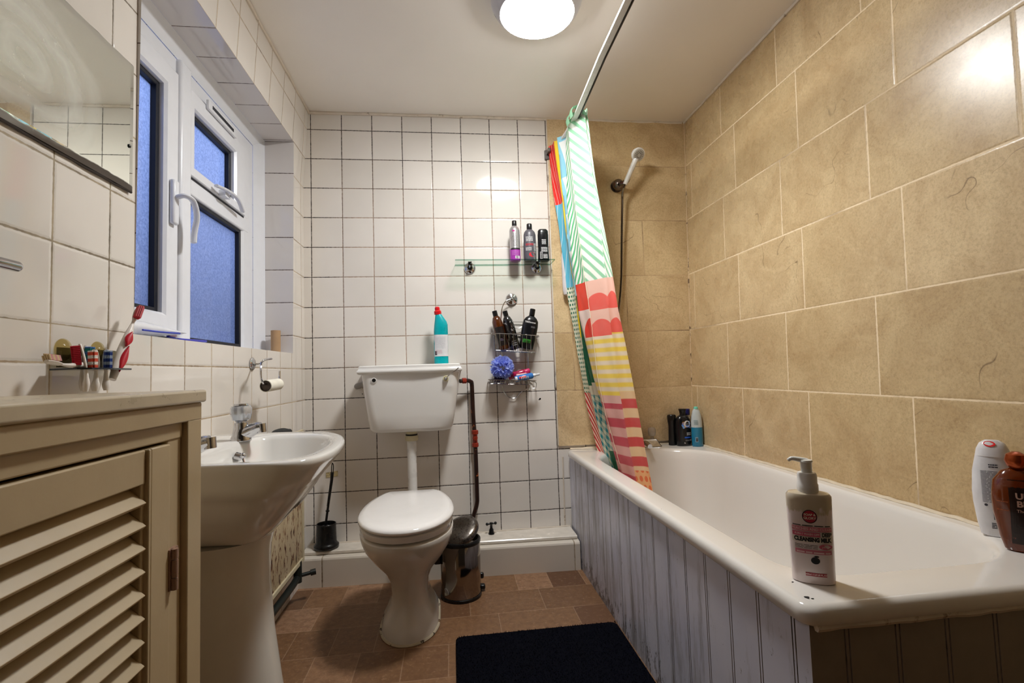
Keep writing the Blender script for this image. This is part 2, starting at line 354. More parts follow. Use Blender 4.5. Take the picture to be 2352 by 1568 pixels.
def tube(bm, pts, r, n=10, smooth=0, mi=0, rfun=None, flat=1.0):
    P = catmull(pts, smooth) if smooth else [Vector(p) for p in pts]
    t0 = (P[1] - P[0]).normalized(); a = Vector((0, 0, 1)) if abs(t0.z) < 0.9 else Vector((1, 0, 0)); nrm = t0.cross(a).normalized()
    rings = []
    for i, p in enumerate(P):
        t = (P[min(i + 1, len(P) - 1)] - P[max(i - 1, 0)]).normalized()
        nrm = (nrm - t * nrm.dot(t)).normalized(); b = t.cross(nrm); rr = rfun(i / (len(P) - 1)) if rfun else r
        rings.append([p + (nrm * math.cos(2 * PI * k / n) + b * math.sin(2 * PI * k / n) * flat) * rr for k in range(n)])
    loft(bm, rings, mi=mi)
def sphere(bm, c, r, n=16, m=10, sx=1, sy=1, sz=1, mi=0, M=None):
    prof = [(r * math.sin(PI * i / m), -r * math.cos(PI * i / m) * sz) for i in range(m + 1)]
    MM = Matrix.Translation(c) if M is None else M
    lathe(bm, prof, n, sx, sy, M=MM, mi=mi)
def rrect(x0, x1, y0, y1, z, r, k=6):
    pts = []; q = r if isinstance(r, (list, tuple)) else (r,) * 4      # corner radii: far right, far left, near left, near right
    for cx, cy, a0, r in ((x1 - q[0], y1 - q[0], 0, q[0]), (x0 + q[1], y1 - q[1], PI / 2, q[1]), (x0 + q[2], y0 + q[2], PI, q[2]), (x1 - q[3], y0 + q[3], 1.5 * PI, q[3])):
        for i in range(k + 1):
            a = a0 + i / k * PI / 2; pts.append(Vector((cx + r * math.cos(a), cy + r * math.sin(a), z)))
    return pts
FONT_CACHE = {}
def text_pts(s, size, bold=0.0):
    cu = bpy.data.curves.new('t', 'FONT'); cu.body = s; cu.size = size; cu.align_x = 'CENTER'; cu.align_y = 'CENTER'; cu.offset = bold; cu.resolution_u = 3
    o = bpy.data.objects.new('t', cu); COL.objects.link(o); dg = bpy.context.evaluated_depsgraph_get()
    me = bpy.data.meshes.new_from_object(o.evaluated_get(dg)); bpy.data.objects.remove(o); bpy.data.curves.remove(cu)
    vs = [tuple(v.co) for v in me.vertices]; fs = [tuple(p.vertices) for p in me.polygons]; bpy.data.meshes.remove(me); return vs, fs
class Surf:
    """front (-Y) surface of a lathed bottle"""
    def __init__(s, prof, sx, sy, ex=2.0): s.p, s.sx, s.sy, s.ex = prof, sx, sy, ex
    def r(s, z):
        p = s.p
        for (r0, z0), (r1, z1) in zip(p, p[1:]):
            if z0 <= z <= z1 and z1 > z0: return r0 + (r1 - r0) * (z - z0) / (z1 - z0)
        return p[-1][0]
    def at(s, x, z, lift=0.0006):
        R = s.r(z); a = min(0.98, abs(x) / (R * s.sx)); y = -R * s.sy * (1 - a ** s.ex) ** (1 / s.ex)
        return Vector((x, y - lift, z))
    def patch(s, bm, x0, x1, z0, z1, lift=0.0004, n=10, m=4, mi=0):
        G = [[bm.verts.new(s.at(x0 + (x1 - x0) * i / n, z0 + (z1 - z0) * j / m, lift)) for i in range(n + 1)] for j in range(m + 1)]
        for j in range(m):
            for i in range(n): f = bm.faces.new((G[j][i], G[j][i + 1], G[j + 1][i + 1], G[j + 1][i])); f.material_index = mi
    def disc(s, bm, x, z, r, lift=0.0006, n=20, mi=0, rz=None):
        rz = rz or r; f = bm.faces.new([bm.verts.new(s.at(x + r * math.cos(2 * PI * i / n), z + rz * math.sin(2 * PI * i / n), lift)) for i in range(n)]); f.material_index = mi
    def text(s, bm, txt, size, x, z, bold=0.0, lift=0.0009, rot=0.0, sxx=1.0, mi=0):
        vs, fs = text_pts(txt, size, bold); c, sn = math.cos(rot), math.sin(rot)
        V = [bm.verts.new(s.at(x + (vx * c * sxx - vy * sn), z + (vx * sxx * sn + vy * c), lift)) for vx, vy, _ in vs]
        for f in fs:
            try: q = bm.faces.new([V[i] for i in f]); q.material_index = mi
            except ValueError: pass
    def lines(s, bm, x0, x1, z0, z1, n, lift=0.0008, mi=0, h=0.45, seed=1):
        rd = random.Random(seed); dz = (z1 - z0) / n
        for i in range(n):
            z = z0 + dz * i; x = x0
            while x < x1:
                w = rd.uniform(0.15, 0.4) * (x1 - x0); xe = min(x1, x + w)
                s.patch(bm, x, xe, z, z + dz * h, lift, 3, 1, mi); x = xe + (x1 - x0) * 0.04
def bottle(name, label, loc, prof, body_mat, cap_prof, cap_mat, sx=1, sy=1, ex=2.0, rot=(0, 0, 0), group=None, n=28, cap_sx=None, cap_sy=None, mis=None, mats=None):
    t = thing(name, label, 'bottle', loc, rot, group, world=False)
    b = NB(); lathe(b, prof, n, sx, sy, ex=ex, mis=mis); obj('bottle_body', b, mats or body_mat, t)
    if cap_prof:
        b = NB(); lathe(b, cap_prof, 20, cap_sx or 1, cap_sy or 1, ex=2.0 if not cap_sx else ex); obj('cap', b, cap_mat, t)
    return t, Surf(prof, sx, sy, ex)
# ================================================================== the room
H = 2.282; YN = -3.05; XR = 1.99
def lx(z): return 0.0 if z < 1.9 else 0.026 * (z - 1.9) / 0.38          # the old left wall leans in near the ceiling
def rx(z): return 1.968 + 0.0285 * (z - 0.54) / 1.74 * 1.7 if z > 0.54 else 1.968
def struct(name, bm, m, **k): return obj(name, bm, m, None, smooth=False, kind='structure', **k)
b = NB(); quad(b, [(-0.02, YN, 0), (2.1, YN, 0), (2.1, 0.02, 0), (-0.02, 0.02, 0)]); quad(b, [(-0.02, YN, -0.1), (2.1, YN, -0.1), (2.1, 0.02, -0.1), (-0.02, 0.02, -0.1)])
struct('floor', b, M_FLOOR)
b = NB(); box(b, -0.02, 2.1, YN, 0.02, H, H + 0.1); struct('ceiling', b, M_CEIL)
b = NB(); box(b, -0.16, 1.30, 0.0, 0.10, 0, H)
quad(b, [(1.30, 0.0, 0), (2.1, 0.0, 0), (2.1, 0.0, H), (1.30, 0.0, H)])
struct('wall_back', b, M_BACK, recalc=False)
b = NB(); box(b, 1.2445, rx(H) + 0.02, -0.010, -0.0005, 0.556, H); struct('wall_back_beige_tiling', b, M_BEIGE_B)
b = NB(); box(b, -0.02, 2.1, YN - 0.1, YN, 0, H); struct('wall_front', b, mat('dim_painted_wall', (62, 56, 50), 0.8))
# right wall, leaning slightly outwards
b = NB(); y0, y1 = YN, 0.0
for za, zb in ((0, 0.54), (0.54, H)):
    quad(b, [(rx(za), y0, za), (rx(za), y1, za), (rx(zb), y1, zb), (rx(zb), y0, zb)])
b.faces.ensure_lookup_table(); struct('wall_right', b, M_BEIGE_R, recalc=False)
# left wall with the window opening  (y -1.31 .. -0.18, z 1.059 .. 2.040)
WY0, WY1, WZ0, WZ1 = -1.312, -0.18, 1.059, 2.040
b = NB()
def lw(ya, yb, za, zb, mi, sub=1):
    for k in range(sub):
        z0 = za + (zb - za) * k / sub; z1 = za + (zb - za) * (k + 1) / sub
        quad(b, [(lx(z0), ya, z0), (lx(z0), yb, z0), (lx(z1), yb, z1), (lx(z1), ya, z1)], mi)
lw(YN, 0, 0, WZ0, 0); lw(YN, WY0, WZ0, 1.9, 1); lw(YN, WY0, 1.9, H, 1, 4); lw(WY1, 0, WZ0, 1.9, 0); lw(WY1, 0, 1.9, H, 0, 4); lw(WY0, WY1, WZ1, H, 0, 4)
quad(b, [(-0.21, WY1, WZ0), (0, WY1, WZ0), (lx(WZ1), WY1, WZ1), (-0.21, WY1, WZ1)], 2)
quad(b, [(-0.21, WY0, WZ0), (0, WY0, WZ0), (lx(WZ1), WY0, WZ1), (-0.21, WY0, WZ1)], 2)
quad(b, [(-0.21, WY0, WZ1), (lx(WZ1), WY0, WZ1), (lx(WZ1), WY1, WZ1), (-0.21, WY1, WZ1)], 3)
quad(b, [(-0.21, WY0, WZ0), (0, WY0, WZ0), (0, WY1, WZ0), (-0.21, WY1, WZ0)], 4)
# outer skin of the wall
for y0_, y1_, z0_, z1_ in ((YN, WY0, 0, H), (WY1, 0.1, 0, H), (WY0, WY1, 0, WZ0), (WY0, WY1, WZ1, H)):
    quad(b, [(-0.21, y0_, z0_), (-0.21, y1_, z0_), (-0.21, y1_, z1_), (-0.21, y0_, z1_)], 4)
struct('wall_left', b, [M_LEFT_LOW, M_LEFT_HIGH, M_REVEAL, M_SOFFIT, M_UPVC], recalc=False)
# sealant beads and the flaking strip between the two tilings
b = NB()
def bead(pts, r, sm=0): tube(b, pts, r, 6, sm)
rd = random.Random(3)
def wob(p, q, n=26, a=0.002):
    p, q = Vector(p), Vector(q); return [p.lerp(q, i / n) + Vector([rd.uniform(-a, a) for _ in range(3)]) for i in range(n + 1)]
bead(wob((0.01, -0.004, H - 0.006), (2.0, -0.006, H - 0.004)), 0.008)
struct('trim_1', b, M_CAULK)
b = NB(); bead(wob((rx(H) - 0.003, -0.01, H - 0.004), (rx(H) - 0.003, YN, H - 0.004), 50, 0.0012), 0.008); struct('trim_2', b, M_CAULK)
b = NB(); bead(wob((lx(H) + 0.002, -0.01, H - 0.004), (lx(H) + 0.002, YN, H - 0.004), 50), 0.007); struct('trim_3', b, M_CAULK)
b = NB(); bead(wob((rx(2.2), -0.011, H), (rx(0.6), -0.011, 0.56), 40, 0.001), 0.0045); struct('trim_4', b, mat('beige_grout', (206, 178, 138), 0.6, grime=((96, 72, 48), 20, 0.55, 0.62)))
b = NB(); box(b, 1.2385, 1.2475, -0.007, 0.0, 0.56, H); struct('trim_5', b, mat('flaking_white_strip', (206, 196, 182), 0.6, grime=((70, 52, 36), 14, 0.60, 0.66, (1, 1, 0.5))))
b = NB(); bead(wob((1.264, -0.002, 0.50), (1.262, -0.002, 0.165), 16, 0.001), 0.004); struct('trim_6', b, M_CAULK)
# boxed-in pipes along the back wall
b = NB(); y_l, y_r = -0.128, -0.178
prof = [(0.0, 0.0), (0.0, 0.150), (-0.012, 0.155)]
def ledge_y(x): return y_l + (y_r - y_l) * x / 1.29
rings = []
for x in (0.0, 1.292):
    f = ledge_y(x); rings.append([Vector((x, 0, 0)), Vector((x, f, 0)), Vector((x, f, 0.120)), Vector((x, f + 0.003, 0.127)), Vector((x, f + 0.010, 0.131)), Vector((x, f + 0.045, 0.133)), Vector((x, 0, 0.133))])
loft(b, rings)
M_LEDGE = tile_mat('white_tiled_boxing', 'X', 'Z', 0.58, 0.9, 0.105, -0.3, 0.004, (214, 206, 194), (206, 198, 186), (190, 176, 150), (104, 84, 62), rough=0.18)
struct('trim_7', b, M_LEDGE)
b = NB()
rings = []
for x in (0.012, 1.288):
    f = ledge_y(x) + 0.034; rings.append([Vector((x, -0.001, 0.133)), Vector((x, f, 0.133)), Vector((x, f - 0.004, 0.137)), Vector((x, f - 0.004, 0.146)), Vector((x, f, 0.150)), Vector((x, -0.030, 0.150)), Vector((x, -0.032, 0.147)), Vector((x, -0.034, 0.150)), Vector((x, -0.001, 0.151))])
loft(b, rings); struct('trim_8', b, mat('white_gloss_board', (220, 212, 200), 0.25, grime=((110, 90, 66), 26, 0.66, 0.72)))
b = NB(); bead(wob((0.02, -0.003, 0.152), (1.29, -0.003, 0.152), 40, 0.0015), 0.004); struct('trim_9', b, M_CAULK)
LZ = 0.1515
# outside: unseen wall added to keep sky light off the lower panes, and ground
b = NB(); box(b, -1.0, -0.8, -4, 2, -1, 1.72); struct('wall_sky_block', b, mat('sky_block_brick', (96, 84, 80), 0.9, grime=((60, 50, 46), 8, 0.5, 0.6)))
b = NB(); box(b, -3, -0.25, -4, 2, -1.1, -1.0); struct('ground', b, mat('yard_concrete', (110, 110, 112), 0.9))

# ================================================================== window
FX = -0.145
win = bpy.data.objects.new('window_1', None); COL.objects.link(win); win['kind'] = 'structure'; win.location = (FX, -0.75, 1.06); OFF['window_1'] = Vector((FX, -0.75, 1.06))
def frame(bm, xo, xi, y0, y1, z0, z1, w, wt=None, wb=None, wl_=None, wr_=None, ch=0.008):
    """rectangular frame with a chamfered inner edge; xo = front x, xi = back x"""
    wt = w if wt is None else wt; wb = w if wb is None else wb; wl_ = w if wl_ is None else wl_; wr_ = w if wr_ is None else wr_
    def R(x, a): return [Vector((x, y0 + a * wl_, z0 + a * wb)), Vector((x, y1 - a * wr_, z0 + a * wb)), Vector((x, y1 - a * wr_, z1 - a * wt)), Vector((x, y0 + a * wl_, z1 - a * wt))]
    k = ch / w
    rings = [R(xi, 0), R(xo - 0.003, 0), [p + Vector((0.003, 0, 0)) for p in R(xo - 0.003, 0.06)], R(xo, 1 - k), R(xo - ch, 1), R(xi, 1)]
    V = [[bm.verts.new(p) for p in r] for r in rings] ; V.append(V[0])
    for a_, b_ in zip(V, V[1:]):
        for i in range(4):
            j = (i + 1) % 4; bm.faces.new((a_[i], a_[j], b_[j], b_[i]))
b = NB()
frame(b, FX, FX - 0.06, WY0 + 0.002, -0.245, 1.061, 1.988, 0.062, wb=0.02, wl_=0.05, wr_=0.11)
obj('window_frame', b, M_UPVC, win, smooth=False)
b = NB()   # plaster-bead trim from the reveal to the frame
quad(b, [(-0.118, -0.1805, 1.06), (FX, -0.247, 1.06), (FX, -0.247, 1.988), (-0.118, -0.1805, 2.0395)])
quad(b, [(-0.118, -0.1805, 2.0395), (FX, -0.247, 1.988), (FX, WY0, 1.988), (-0.118, WY0, 2.0395)])
obj('trim_bead', b, M_UPVC, win, smooth=False)
b = NB(); box(b, FX - 0.05, FX + 0.018, -0.868, -0.800, 1.061, 1.988); obj('mullion', b, M_UPVC, win, bevel=0.012, seg=3)
b = NB(); box(b, FX - 0.05, FX + 0.001, -0.805, -0.300, 1.572, 1.640); obj('transom', b, M_UPVC, win, bevel=0.006)
for nm, (ya, yb, za, zb, w, kw) in {'left_casement': (-1.262, -0.872, 1.085, 1.930, 0.070, {}), 'top_opener': (-0.803, -0.358, 1.632, 1.928, 0.085, dict(wt=0.062, wb=0.034, wl_=0.03, wr_=0.092))}.items():
    b = NB(); frame(b, FX + 0.012, FX - 0.04, ya, yb, za, zb, w, **kw); s = obj(nm, b, M_UPVC, win, smooth=False)
    b = NB(); frame(b, FX + 0.0032, FX - 0.03, ya - 0.0065, yb + 0.0065, za - 0.0065, zb + 0.0065, 0.014, ch=0.002); obj('gap_seal', b, M_GASKET, s, smooth=False)
def pane(parent, ya, yb, za, zb, gw=0.016):
    b = NB(); frame(b, FX - 0.008, FX - 0.032, ya, yb, za, zb, gw, ch=0.002); obj('gasket', b, M_GASKET, parent, smooth=False)
    b = NB(); quad(b, [(FX - 0.026, ya + 0.004, za + 0.004), (FX - 0.026, yb - 0.004, za + 0.004), (FX - 0.026, yb - 0.004, zb - 0.004), (FX - 0.026, ya + 0.004, zb - 0.004)]); obj('glass', b, M_PANE, parent, smooth=False, recalc=False)
kids = {o.name: o for o in win.children}
pane(kids['left_casement'], -1.195, -0.940, 1.153, 1.862); pane(kids['top_opener'], -0.775, -0.448, 1.664, 1.868); pane(kids['window_frame'], -0.805, -0.352, 1.078, 1.575)
# casement handle
b = NB(); box(b, FX + 0.012, FX + 0.028, -0.925, -0.895, 1.43, 1.57); h = obj('handle', b, M_UPVC, win, bevel=0.006)
b = NB(); tube(b, [(FX + 0.024, -0.91, 1.515), (FX + 0.05, -0.91, 1.52), (FX + 0.062, -0.885, 1.512), (FX + 0.064, -0.866, 1.47), (FX + 0.055, -0.862, 1.42), (FX + 0.055, -0.866, 1.385)], 0.010, 10, 4, flat=0.7); obj('lever', b, M_UPVC, h)
# opener stay and vent
b = NB(); tube(b, [(FX + 0.03, -0.66, 1.648), (FX + 0.045, -0.60, 1.65), (FX + 0.05, -0.53, 1.645), (FX + 0.03, -0.43, 1.628)], 0.009, 8, 4, flat=0.6); box(b, FX + 0.012, FX + 0.036, -0.60, -0.56, 1.632, 1.655); obj('stay', b, M_UPVC, win)
b = NB(); box(b, FX + 0.013, FX + 0.024, -0.70, -0.47, 1.912, 1.946); v = obj('trickle_vent', b, M_UPVC, win, bevel=0.003)
b = NB()
for i in range(18): box(b, FX + 0.0241, FX + 0.0255, -0.675 + i * 0.0098, -0.669 + i * 0.0098, 1.923, 1.935)
obj('vent_slots', b, M_GASKET, v, smooth=False)

# ================================================================== bath
bath = thing('bathtub', 'white enamel bathtub with grubby tongue and groove side panels, along the beige tiled wall', 'bathtub', (1.64, -0.86, 0))
RZ = 0.538; xo, xw, yn, yf = 1.284, 1.966, -1.735, -0.0115
hx0, hx1, hy0, hy1 = 1.357, 1.930, -1.630, -0.120
def ring(ins, z, r): return rrect(hx0 + ins, hx1 - ins * 0.8, hy0 + ins * 1.3, hy1 - ins * 1.1, z, (r, r * 0.9, r * 0.42, r * 0.75), 10)
def outer(g, z, r=0.03): return rrect(xo + g, xw, yn + g, yf, z, r, 10)
rings = [outer(0.006, RZ - 0.036), outer(0.0, RZ - 0.030), outer(0.0, RZ - 0.014), outer(0.003, RZ - 0.006), outer(0.010, RZ - 0.001), outer(0.016, RZ),
         ring(-0.004, RZ, 0.27), ring(0.0, RZ - 0.001, 0.27), ring(0.006, RZ - 0.006, 0.27), ring(0.012, RZ - 0.016, 0.265), ring(0.02, RZ - 0.05, 0.255), ring(0.034, RZ - 0.15, 0.24), ring(0.052, RZ - 0.28, 0.22), ring(0.075, RZ - 0.34, 0.19), ring(0.105, RZ - 0.372, 0.15), ring(0.15, RZ - 0.385, 0.10)]
b = NB(); loft(b, rings, cap0=False, cap1=True); obj('tub', b, M_ENAMEL, bath, angle=60)
def boards(bm, pos, along, const, z0, z1, a0, a1, out, gd=0.0026):
    """tongue and groove sheet: profile along one axis, extruded in z; each joint is a pair of beads"""
    pr = [(a0, 0.0)]
    for p in sorted(pos):
        for q in (-0.0045, 0.0035):
            pr += [(p + q - 0.0015, 0.0), (p + q - 0.0005, -gd), (p + q + 0.0005, -gd), (p + q + 0.0015, 0.0)]
    pr.append((a1, 0.0))
    def P(a, d, z): return Vector((const + out[0] * d, a, z)) if along == 'Y' else Vector((a, const + out[1] * d, z))
    for i in range(len(pr) - 1):
        (aa, da), (ab, db) = pr[i], pr[i + 1]; mi = 1 if (da < 0 or db < 0) else 0
        quad(bm, [P(aa, da, z0), P(ab, db, z0), P(ab, db, z1), P(aa, da, z1)], mi)
    return bm
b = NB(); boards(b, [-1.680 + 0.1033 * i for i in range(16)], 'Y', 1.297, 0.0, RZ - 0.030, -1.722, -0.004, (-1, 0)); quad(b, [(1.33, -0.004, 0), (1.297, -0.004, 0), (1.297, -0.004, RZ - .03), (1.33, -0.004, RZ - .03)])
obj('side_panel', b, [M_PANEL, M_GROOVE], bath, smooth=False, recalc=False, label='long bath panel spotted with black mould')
b = NB(); boards(b, [1.366 + 0.0965 * i for i in range(7)], 'X', -1.722, 0.0, RZ - 0.034, 1.297, xw, (0, -1)); obj('end_panel', b, [mat('dull_cream_panel', (142, 132, 118), 0.45, grime=((120, 104, 84), 9, 0.6, 0.75)), M_GROOVE], bath, smooth=False, recalc=False, label='shorter end panel in dull cream')
b = NB(); tube(b, wob((xo + 0.02, -1.728, RZ - 0.037), (xw, -1.728, RZ - 0.037), 30, 0.0012), 0.006, 6); obj('panel_sealant', b, M_CAULK, bath)
b = NB(); tube(b, wob((rx(0.54) - 0.004, -0.02, RZ + 0.002), (rx(0.54) - 0.004, -1.735, RZ + 0.002), 70, 0.0013), 0.0065, 6); tube(b, wob((1.30, -0.013, RZ + 0.002), (1.96, -0.013, RZ + 0.002), 30, 0.0013), 0.0055, 6)
obj('rim_sealant', b, mat('mouldy_sealant', (222, 208, 184), 0.4, grime=((50, 34, 24), 26, 0.66, 0.70)), bath, label='sealant line spotted with black mould')
for cx, cy, r in ((1.312, -1.700, 0.009), (1.318, -1.706, 0.004), (1.296, -1.135, 0.002), (1.297, -0.62, 0.002), (1.330, -1.64, 0.003)):
    b = NB(); b.faces.new([b.verts.new((cx + r * random.uniform(0.4, 1) * math.cos(a * PI / 4), cy + r * random.uniform(0.3, 0.8) * math.sin(a * PI / 4), RZ + 0.0006)) for a in range(8)]); obj('enamel_chip', b, M_BLACKM, bath, smooth=False)
# bath mixer tap at the far end
tp = thing('bath_tap', 'small chrome bath tap with clear knob behind the shower curtain', 'tap', (1.70, -0.06, RZ))
b = NB(); rings = [rrect(1.60, 1.765, -0.085, -0.035, RZ + 0.002, 0.008, 3), rrect(1.605, 1.758, -0.082, -0.038, RZ + 0.012, 0.008, 3), rrect(1.615, 1.744, -0.076, -0.044, RZ + 0.036, 0.008, 3), rrect(1.62, 1.74, -0.072, -0.048, RZ + 0.040, 0.008, 3)]; loft(b, rings)
tube(b, [(1.66, -0.07, RZ + 0.02), (1.66, -0.13, RZ + 0.03), (1.66, -0.18, RZ + 0.02)], 0.012, 10, 4); obj('tap_body', b, M_CHROME, tp)
b = NB(); lathe(b, [(0.010, 0), (0.009, 0.012), (0.017, 0.018), (0.021, 0.035), (0.020, 0.05), (0.015, 0.058), (0.004, 0.06)], 8, c=(1.722, -0.06, RZ + 0.038)); obj('tap_handle', b, mat('clear_acrylic_knob', (230, 226, 222), 0.06, trans=0.8, coat=0.5), tp, smooth=False)

# ================================================================== washbasin
sink = thing('pedestal_basin', 'white ceramic pedestal washbasin under the window', 'washbasin', (0.15, -1.22, 0))
SZ = 0.787
front_out = [(0.002, -0.925), (0.15, -0.935), (0.27, -0.955), (0.345, -0.995), (0.395, -1.07), (0.425, -1.16), (0.440, -1.25), (0.446, -1.35), (0.440, -1.43), (0.418, -1.485), (0.375, -1.512), (0.28, -1.500), (0.15, -1.488), (0.002, -1.478)]
def spl(pts, n, closed=False):
    P = catmull([(x, y, 0) for x, y in pts], 8); L = [0]
    for a_, b_ in zip(P, P[1:]): L.append(L[-1] + (b_ - a_).length)
    out = []
    for i in range(n):
        t = L[-1] * i / (n - 1); k = max(j for j in range(len(L)) if L[j] <= t + 1e-9); k = min(k, len(P) - 2)
        out.append(P[k].lerp(P[k + 1], (t - L[k]) / max(1e-9, L[k + 1] - L[k])))
    return out
O = spl(front_out, 48)
cxs, cys = 0.16, -1.22
def sc(P, fx, fy, z, c=(0.002, -1.22), dx=0.0): return [Vector((max(0.002, c[0] + (p.x - c[0]) * fx + dx), c[1] + (p.y - c[1]) * fy, z)) for p in P]
inn = [(0.175, -1.02), (0.25, -1.005), (0.315, -1.03), (0.365, -1.09), (0.392, -1.17), (0.405, -1.25), (0.409, -1.34), (0.402, -1.41), (0.375, -1.455), (0.31, -1.465), (0.22, -1.458), (0.165, -1.43), (0.14, -1.33), (0.135, -1.22), (0.142, -1.11)]
# closed outline: outer (48 pts) + wall side (12 pts)
def close(P, n=14):
    a_, b_ = P[-1], P[0]; return P + [a_.lerp(b_, (i + 1) / (n + 1)) for i in range(n)]
def resamp_closed(pts, n, start):
    P = catmull([(x, y, 0) for x, y in pts] + [(pts[0][0], pts[0][1], 0)], 8)[:-1]; N = len(P)
    k0 = min(range(N), key=lambda i: (P[i] - Vector(start)).length); P = P[k0:] + P[:k0]; Q = P + [P[0]]; L = [0]
    for a_, b_ in zip(Q, Q[1:]): L.append(L[-1] + (b_ - a_).length)
    out = []
    for i in range(n):
        t = L[-1] * i / n; k = max(j for j in range(len(L)) if L[j] <= t + 1e-9); k = min(k, len(Q) - 2); out.append(Q[k].lerp(Q[k + 1], (t - L[k]) / max(1e-9, L[k + 1] - L[k])))
    return out
OC = close(O); NO = len(OC)
IC = resamp_closed(inn, NO, (0.175, -1.02, 0))
def isc(f, z, dx=0): c = Vector((0.27, -1.235, 0)); return [Vector((c.x + (p.x - c.x) * f + dx, c.y + (p.y - c.y) * f, z)) for p in IC]
def osc(f, z, fy=None, dx=0): return sc(OC, f, fy or f, z, (0.002, -1.20), dx)
rings = [osc(0.54, 0.568, 0.30), osc(0.62, 0.585, 0.42), osc(0.70, 0.620, 0.62), osc(0.79, 0.662, 0.80), osc(0.86, 0.698, 0.89), osc(0.885, 0.713, 0.92), osc(0.897, 0.720, 0.965), osc(0.94, 0.740, 0.98), osc(0.985, 0.764, 0.995), osc(1.0, 0.772, 1.0), osc(1.0, SZ - 0.006), osc(0.995, SZ - 0.0015, 0.995), osc(0.985, SZ, 0.985),
         isc(1.03, SZ - 0.001), isc(1.0, SZ - 0.004), isc(0.97, SZ - 0.014), isc(0.90, SZ - 0.05), isc(0.78, SZ - 0.095), isc(0.55, SZ - 0.135), isc(0.2, SZ - 0.15), isc(0.08, SZ - 0.152)]
b = NB(); loft(b, rings); obj('bowl', b, M_CERAMIC, sink, angle=70)
b = NB()
pz = [(0.574, 0.262, 0.115), (0.54, 0.254, 0.105), (0.46, 0.252, 0.098), (0.34, 0.262, 0.098), (0.22, 0.278, 0.104), (0.10, 0.296, 0.115), (0.03, 0.306, 0.125), (0.0, 0.308, 0.128)]
def ped(z, xf, hw):
    pts = []
    for i in range(25):
        a = -PI / 2 + PI * i / 24; pts.append(Vector((0.06 + (xf - 0.06) * max(0, math.cos(a)) ** 0.62, -1.22 + hw * math.copysign(abs(math.sin(a)) ** 0.8, math.sin(a)), z)))
    return pts + [Vector((0.03, -1.22 + hw * 0.9, z)), Vector((0.03, -1.22 - hw * 0.9, z))]
loft(b, [ped(*p) for p in pz]); obj('pedestal', b, M_CERAMIC_OLD, sink, angle=60)
b = NB(); tube(b, [p + Vector((0, 0, 0.0)) for p in osc(0.565, 0.578, 0.345)[3:45]], 0.003, 6); obj('joint_line', b, mat('grimy_joint', (58, 50, 42), 0.7), sink)
b = NB(); cyl(b, (0.150, -1.15, 0.752), (0.163, -1.15, 0.748), 0.011); sphere(b, (0.168, -1.15, 0.752), 0.008, 12, 8); cyl(b, (0.168, -1.15, 0.748), (0.173, -1.155, 0.733), 0.003, 8); obj('overflow_stay', b, M_CHROME, sink)
def basin_tap(name, y, label):
    t = thing(name, label, 'tap', (0.138, y, SZ), group='basin taps')
    b = NB(); x = 0.138
    lathe(b, [(0.026, -0.004), (0.026, 0.004), (0.022, 0.012), (0.019, 0.03), (0.017, 0.045)], 20, c=(x, y, SZ))
    tube(b, [(x - 0.004, y, SZ + 0.010), (x + 0.018, y, SZ + 0.020), (x + 0.038, y, SZ + 0.028), (x + 0.052, y, SZ + 0.031)], 0.0165, 12, 4, rfun=lambda t: 0.021 - 0.007 * t); cyl(b, (x + 0.051, y, SZ + 0.040), (x + 0.053, y, SZ + 0.017), 0.0125); obj('tap_body', b, M_CHROME, t)
    b = NB(); pr = [(0.014, 0.042), (0.012, 0.048), (0.022, 0.053), (0.0255, 0.066), (0.0265, 0.082), (0.023, 0.090), (0.010, 0.092)]
    rings = []
    for r, z in pr:
        rings.append([Vector((x + r * (1 + 0.07 * math.cos(6 * a)) * math.cos(a), y + r * (1 + 0.07 * math.cos(6 * a)) * math.sin(a), SZ + z)) for a in [2 * PI * i / 48 for i in range(48)]])
    loft(b, rings); h = obj('tap_handle', b, mat('clear_faceted_knob', (220, 226, 236), 0.05, 0.35, trans=0.5, coat=0.6), t)
    b = NB(); cyl(b, (x, y, SZ + 0.0915), (x, y, SZ + 0.096), 0.020, 20, 0.018); obj('tap_cap', b, M_CHROME, h)
basin_tap('basin_tap', -1.085, 'chrome basin tap with faceted clear knob, at the far side of the washbasin')
basin_tap('basin_tap', -1.375, 'chrome basin tap mostly hidden behind the louvred cabinet')

